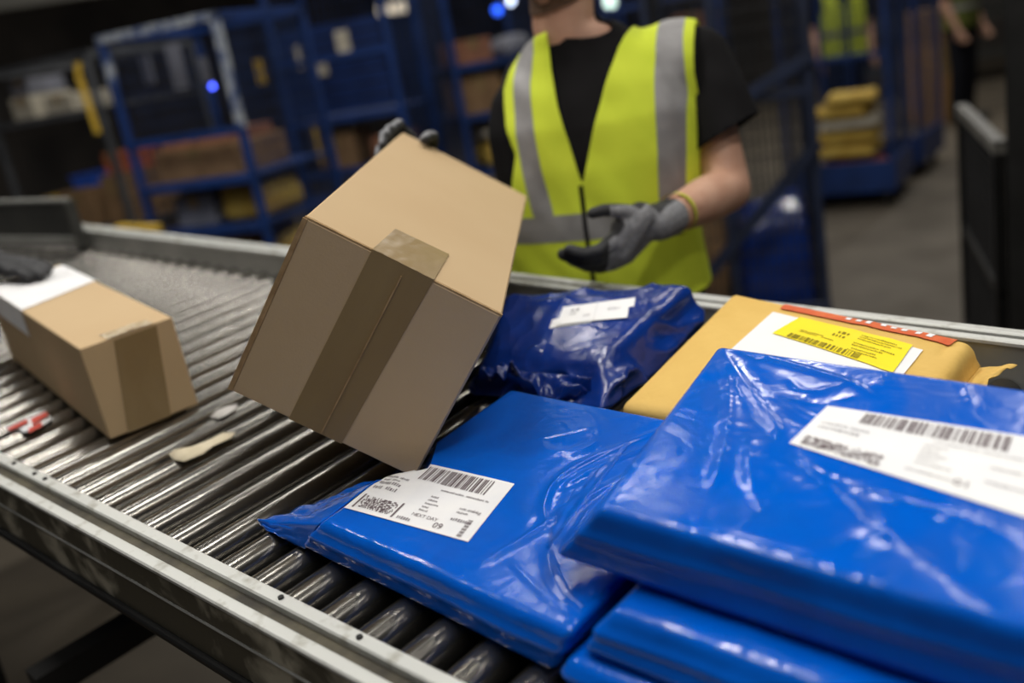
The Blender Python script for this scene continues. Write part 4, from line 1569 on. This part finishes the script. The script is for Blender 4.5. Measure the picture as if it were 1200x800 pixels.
cR2 = cage('roll_cage', 'empty blue roll cage standing behind the cage of tan envelopes', (-3.52, 7.62), (-2.78, 7.70), .74, 1.95, base=.22, group=G_C, mesh='LRB')
cD = cage('storage_rack', 'dark steel rack of cartons at the edge of the warehouse', at(-40, 60, 5.7), at(97, 60, 5.25), .8, 1.86, m=M_RACK, mm=M_MESHD, shelves=(.62, .92, 1.58), cat='rack', mesh='LR')

# sheeted upper half of the second cage, with dockets
e = c2
w_c = e['frame'][3]
pn = mk('sheet_panel', *join([bevbox(-w_c / 2 + .05, w_c / 2 - .05, .01, .016, 1.32 + .07 * i, 1.38 + .07 * i, .001) for i in range(7)]), mat('blue_slat_sheet', (20, 46, 100), (16, 36, 80), rough=.4, scale=5), e, smooth=False)


def on_front(e_, px, py, yl):
    """local x,z of a photo pixel on the plane y = yl of a cage"""
    mi = e_.matrix_world.inverted()
    a = mi @ Vector((0, 0, HC))
    b = mi @ Vector(at(px, py, 1.))
    t = (yl - a.y) / (b.y - a.y)
    q = a + (b - a) * t
    return q.x, q.z


for px, py, ww, hh in ((350, 68, .05, .13), (377, 80, .07, .08), (402, 50, .08, .13)):
    u_, z_ = on_front(e, px, py, .006)
    mk('docket', *bevbox(u_ - ww / 2, u_ + ww / 2, .004, .008, z_ - hh / 2, z_ + hh / 2, .0005), M_PALE, pn, smooth=False)
for px, py, ww, hh in ((372, 168, .045, .20), (306, 84, .06, .13)):
    u_, z_ = on_front(e, px, py, -.004)
    mk('yellow_tag', *bevbox(u_ - ww / 2, u_ + ww / 2, -.008, -.001, z_ - hh / 2, z_ + hh / 2, .001), M_YSTR, e, smooth=False)
for px, py, ww, hh in ((207, 78, .09, .22), (240, 82, .05, .12), (172, 82, .07, .14)):
    u_, z_ = on_front(cL, px, py, .3)
    mk('hanging_paper', *bevbox(u_ - ww / 2, u_ + ww / 2, .30, .303, z_ - hh / 2, z_ + hh / 2, .0005), M_GREYB, cL, smooth=False)

parcel('wide brown carton on the upper shelf of the scuffed blue cage', inside(cL, .42, .45, 1.16), .50, .42, .15)
parcel('ruddy carton with worn print on top of the wide carton in the scuffed blue cage', inside(cL, .42, .45, 1.312), .42, .36, .05, M_CARDR)
parcel('grey wrapped carton on the middle shelf of the scuffed blue cage', inside(cL, .30, .40, .93), .24, .34, .15, M_GREYB)
soft('yellow padded parcel on the middle shelf of the scuffed blue cage', inside(cL, .70, .42, .93), .30, .36, .17, M_YB, 2.)
parcel('brown carton on the lower shelf of the scuffed blue cage', inside(cL, .40, .45, .66), .42, .40, .2)
soft('pale parcel on the lowest shelf of the slatted blue cage', inside(c2, .70, .48, .7), .3, .28, .18, M_PALE, 3.)
parcel('brown carton on the middle shelf of the slatted blue cage', inside(c2, .3, .48, 1.0), .26, .28, .20, M_CARDB)
parcel('ruddy carton on the middle shelf of the slatted blue cage', inside(c2, .75, .48, 1.0), .20, .28, .15, M_CARDR)
parcel('brown carton on the lowest shelf of the slatted blue cage', inside(c2, .25, .48, .7), .26, .28, .16, M_CARDB)
parcel('large brown carton on the middle shelf of the cage behind the tilted box', inside(c3, .285, .4, 1.15), .28, .28, .22, M_CARDB)
parcel('ruddy carton on the upper shelf of the cage behind the tilted box', inside(c3, .280, .4, 1.45), .24, .28, .14, M_CARDR)
soft('grey wrapped parcel on the upper shelf of the cage behind the tilted box', inside(c3, .78, .48, 1.45), .2, .3, .12, M_GREYB, 5.)
soft('yellow padded parcel on the lowest shelf of the cage behind the tilted box', inside(c3, .5, .48, .8), .3, .3, .16, M_YB, 6.)
soft('small yellow parcel beside the large carton in the cage behind the tilted box', inside(c3, .62, .45, 1.15), .12, .26, .14, M_YB, 8.)
parcel('pale flat carton on the yellow parcel low in the cage behind the tilted box', inside(c3, .5, .48, .99), .3, .26, .05, M_PALE)
soft('grey wrapped parcel on the base of the slatted blue cage', inside(c2, .5, .5, .142), .4, .3, .3, M_GREYB, 9.)
soft('yellow padded parcel beside the brown carton on the lower shelf of the scuffed blue cage', inside(cL, .86, .45, .66), .12, .3, .16, M_YB, 3.3)
parcel('orange carton low in the cage glimpsed between the worker and the tilted box', inside(c3, .84, .48, 1.15), .14, .3, .12, M_ORB)
parcel('brown carton in the cage behind the worker', inside(c4, .75, .4, 1.35), .26, .34, .16, M_CARDR)
soft('yellow padded parcel in the cage behind the worker', inside(c4, .8, .4, .9), .26, .32, .2, M_YB, 7.)

# big blue bag and parcels in the dark cage
soft('large blue plastic sack on the base of the dark mesh cage', inside(cM, .68, .50, .142), .34, .5, .50, M_DKBLUE, 4.2, cat='sack', name='plastic_sack')
parcel('brown carton beside the blue sack in the dark mesh cage', inside(cM, .21, .5, .142), .20, .46, .62, M_CARDB)

# tan envelopes heaped in the open cage
rnd = random.Random(12)
zz_ = .142
for i, (lab, m_) in enumerate([('lowest tan envelope of the heap in the open blue cage', M_ORB), ('second tan envelope from the bottom of the heap in the open blue cage', M_YB),
                               ('middle tan envelope of the heap in the open blue cage', M_YB), ('pale envelope fourth from the bottom of the heap in the open blue cage', M_PALE),
                               ('fifth envelope from the bottom of the heap in the open blue cage', M_YB), ('topmost tan envelope of the heap in the open blue cage', M_YB)]):
    h_ = (.16, .07, .07, .06, .07, .06)[i]
    soft(lab, inside(cR, .55 + rnd.uniform(-.05, .05), .36 + rnd.uniform(-.03, .03), zz_), .50 - .03 * i, .44 - .02 * i, h_, m_, i * 1.7, cat='envelope', name='padded_envelope',
         group='envelopes heaped in the blue cage', rot=rnd.uniform(-.15, .15))
    zz_ += h_ * 1.36
# cartons in the dark rack
parcel('brown carton in the dark steel rack, beneath the blue tub', inside(cD, .52, .3, .92), .30, .4, .22, M_CARDB)
parcel('tall brown carton in the dark steel rack next to the scuffed blue cage', inside(cD, .86, .3, .92), .16, .4, .28, M_CARDB)
parcel('ruddy carton on the lowest shelf of the dark steel rack', inside(cD, .55, .3, .62), .3, .4, .2, M_CARDR)
tb = tag(mk('plastic_tub', *join([bevbox(-.10, .10, -.1, .1, .001, .07, .006), bevbox(-.11, .11, -.11, .11, .06, .075, .004)]), mat('bright_blue_tub', (46, 92, 200), rough=.4), M=inside(cD, .50, .3, 1.142), smooth=False),
         'small bright blue plastic tub lying on a brown carton in the dark rack', 'tub')
parcel('pale carton on the top shelf of the dark steel rack beside a second pale one', inside(cD, .55, .3, 1.58), .24, .3, .10, M_PALE)
parcel('pale flat carton at the outer end of the top shelf of the dark steel rack', inside(cD, .22, .3, 1.58), .2, .3, .13, M_PALE)
parcel('yellow carton at the outer end of the middle shelf of the dark steel rack', inside(cD, .20, .3, .92), .10, .3, .20, M_YSTR)
parcel('grey carton on the pale flat carton at the top of the dark steel rack', inside(cD, .22, .3, 1.714), .16, .26, .09, M_GREYB)
parcel('small orange carton on top of the tall brown carton in the dark steel rack', inside(cD, .86, .3, 1.204), .13, .3, .12, M_ORB)
ys = tag(mk('hanging_strap', *join([bar((0, 0, 0), (.03, 0, -.30), .035, .004), bar((0, .0, 0), (-.01, .02, .06), .03, .01)]), M_YSTR, M=T(*at(92, 88, 5.0)), smooth=False), 'yellow webbing strap hanging from the dark steel rack', 'strap')
ya, yb_ = at(138, 268, 3.95), at(186, 268, 3.9)
yb = tag(mk('guard_rail', *bar(ya, yb_, .05, .03), M_YSTR, smooth=False), 'yellow painted guard bar on posts just beyond the far rail of the rollers', 'guard rail')
for q in (ya, yb_):
    mk('post', *bar((q[0], q[1], 0), (q[0], q[1], q[2] - .015), .04, .04), M_DARKM, yb, smooth=False)

# dark mesh gate and tall cage by the aisle
ga, gb = at(1172, 200, 3.06)[:2], np.array([-1.355, 4.205])
g = gb - ga
gl = np.linalg.norm(g)
gate = tag(empty('mesh_gate', T(ga[0], ga[1], 0) @ Matrix.Rotation(math.atan2(g[1], g[0]), 4, 'Z')), 'low dark mesh gate with a pale worn top rail, standing along the aisle', 'gate')
mk('top_rail', *bar((0, 0, .98), (gl, 0, .98), .04, .04), mat('worn_grey_rail', (120, 118, 112), (90, 88, 84), rough=.5, scale=12), gate, smooth=False)
for x_ in (.02, gl - .02):
    mk('post', *bevbox(x_ - .02, x_ + .02, -.02, .02, 0, .96, .003), M_DARKM, gate, smooth=False)
for z_ in (.08, .5):
    mk('rail', *bar((0, 0, z_), (gl, 0, z_), .03, .03), M_DARKM, gate, smooth=False)
mk('mesh_panel', *meshpanel((.02, 0, .09), (gl - .04, 0, 0), (0, 0, .88), 34, 28, .0045), M_MESHD, gate, smooth=False)
ck = cage('roll_cage', 'tall black mesh roll cage close beside the low mesh gate', at(1180, 200, 2.85), at(1430, 200, 2.6), .62, 1.9, m=M_DARKM, mm=M_MESHD, mesh='LRBF', nm=24, group=None, front_rails=(.6, 1.0), post=.06)

# cartons at the far end of the aisle
fp = at(1098, 92, 10.2)
parcel('big brown carton standing at the far end of the aisle', T(fp[0], fp[1], 0) @ Matrix.Rotation(.6, 4, 'Z'), .55, .6, .78, mat('tan_carton', (176, 136, 84), (160, 122, 74), rough=.9, scale=5))
fp2 = at(1098, 60, 10.4)
parcel('second brown carton stacked on the big one at the far end of the aisle', T(fp[0], fp[1], .785) @ Matrix.Rotation(.65, 4, 'Z'), .5, .55, .34, M_CARDB)
for i, (px, py, dep, lab) in enumerate([(1130, 22, 12.5, 'grey shelf unit running across the far end of the warehouse')]):
    p_ = at(px, py, dep)
    s_ = tag(empty('shelf_unit', T(p_[0], p_[1], 0) @ Matrix.Rotation(.72, 4, 'Z')), lab, 'shelf')
    for z_ in (.35, .95, p_[2]):
        mk('shelf_board', *bevbox(-1.6, 1.6, 0, .5, z_ - .06, z_ + .04, .004), M_PLATE, s_, smooth=False)
    for x_ in (-1.55, 0, 1.55):
        mk('post', *bevbox(x_ - .03, x_ + .03, .0, .06, 0, p_[2] + .6, .003), M_DARKM, s_, smooth=False)


# small lamps seen far off
def lamp(label, px, py, dep, r, col, e_, long=0.):
    p_ = at(px, py, dep)
    m_ = mat('lit_lamp_%d' % px, col, rough=.5, emit=e_)
    o = tag(empty('hanging_lamp', T(*p_)), label, 'lamp')
    if long:
        mk('tube_light', *tube(-rH * long, rH * long, r, n=12), m_, o)
    else:
        mk('bulb', *ellipsoid((0, 0, 0), (r, r, r), None, 14, 8), m_, o)
    mk('lamp_shade', *tube((0, 0, r * .9), (0, 0, r * 1.8), r * 1.1, r * .5, 12), M_DARKM, o)
    mk('hanging_wire', *tube((0, 0, r * 1.6), (0, 0, 5.95 - p_[2]), .006, n=6), M_DARKM, o)
    return o


lamp('round greenish-white lamp shining just above the worker\'s shoulder', 715, -3, 8.0, .085, (226, 255, 240), 6)
lamp('small white lamp glowing beside the worker\'s chin', 597, -1, 8.0, .045, (210, 225, 255), 6)
lamp('small blue lamp below the white one beside the worker\'s chin', 583, 12, 7.6, .035, (40, 90, 240), 4)
lamp('pale tube lamp glowing above the cages behind the tilted box', 459, 10, 7.2, .04, (240, 225, 200), 1.6, .10)
led = at(249, 101, 4.22)
lo = mk('blue_indicator_light', *ellipsoid(np.array(cL.matrix_world.inverted() @ Vector(led)), (.011, .011, .011), None, 14, 8), mat('blue_led', (70, 90, 255), rough=.4, emit=7), cL)


# ------------------------------------------------------------------ light and camera
def area(loc_, sx, sy, power, col=(1, .97, .92), aim=None):
    l = bpy.data.lights.new('light', 'AREA')
    l.shape = 'RECTANGLE'
    l.size, l.size_y = sx, sy
    l.energy = power
    l.color = col
    o = bpy.data.objects.new('light', l)
    COL.objects.link(o)
    o.location = loc_
    if aim is not None:
        d = Vector(aim) - Vector(loc_)
        o.rotation_euler = d.to_track_quat('-Z', 'Y').to_euler()
    return o


WARM = (1, .97, .915)
for (x_, y_, p_) in [(-3.3, .8, 36), (-1.4, .8, 39), (.5, .8, 37), (-2.6, 2.9, 15), (-.5, 2.8, 15)]:
    area((x_, y_, 3.9), .10, 1.5, p_, WARM)
area((1.7, -.45, 3.9), .3, 1.5, 30, WARM)  # fill light added to brighten the box front facing the lens
area((-1.4, -.8, 4.2), .3, 1.2, 10, WARM)  # weaker added fill from the lens side
area((-4.4, 3.3, 4.5), .10, 1.5, 34, WARM)
for (x_, y_, p_) in [(-6.8, 5.4, 34), (-3.4, 7.6, 62), (-1.2, 6.8, 26), (-7., 10., 60), (-3., 11., 60)]:
    area((x_, y_, 4.6), .2, 1.6, p_, WARM)

w = bpy.data.worlds.new('world')
SC.world = w
w.use_nodes = True
bg = w.node_tree.nodes['Background']
bg.inputs[0].default_value = (*s2l((150, 150, 160)), 1)
bg.inputs[1].default_value = .12

cam = bpy.data.cameras.new('camera')
cam.sensor_width = 36
cam.lens = 36 * FPX / 1200
cam.clip_start = .05
cam.dof.use_dof = True
cam.dof.focus_distance = 1.14
cam.dof.aperture_fstop = 1.9
co = bpy.data.objects.new('camera', cam)
COL.objects.link(co)
u_, s_, vt_ = np.linalg.svd(CW)
Rc = u_ @ vt_
co.matrix_world = Matrix(((Rc[0][0], -Rc[1][0], -Rc[2][0], 0), (Rc[0][1], -Rc[1][1], -Rc[2][1], 0), (Rc[0][2], -Rc[1][2], -Rc[2][2], HC), (0, 0, 0, 1)))
SC.camera = co
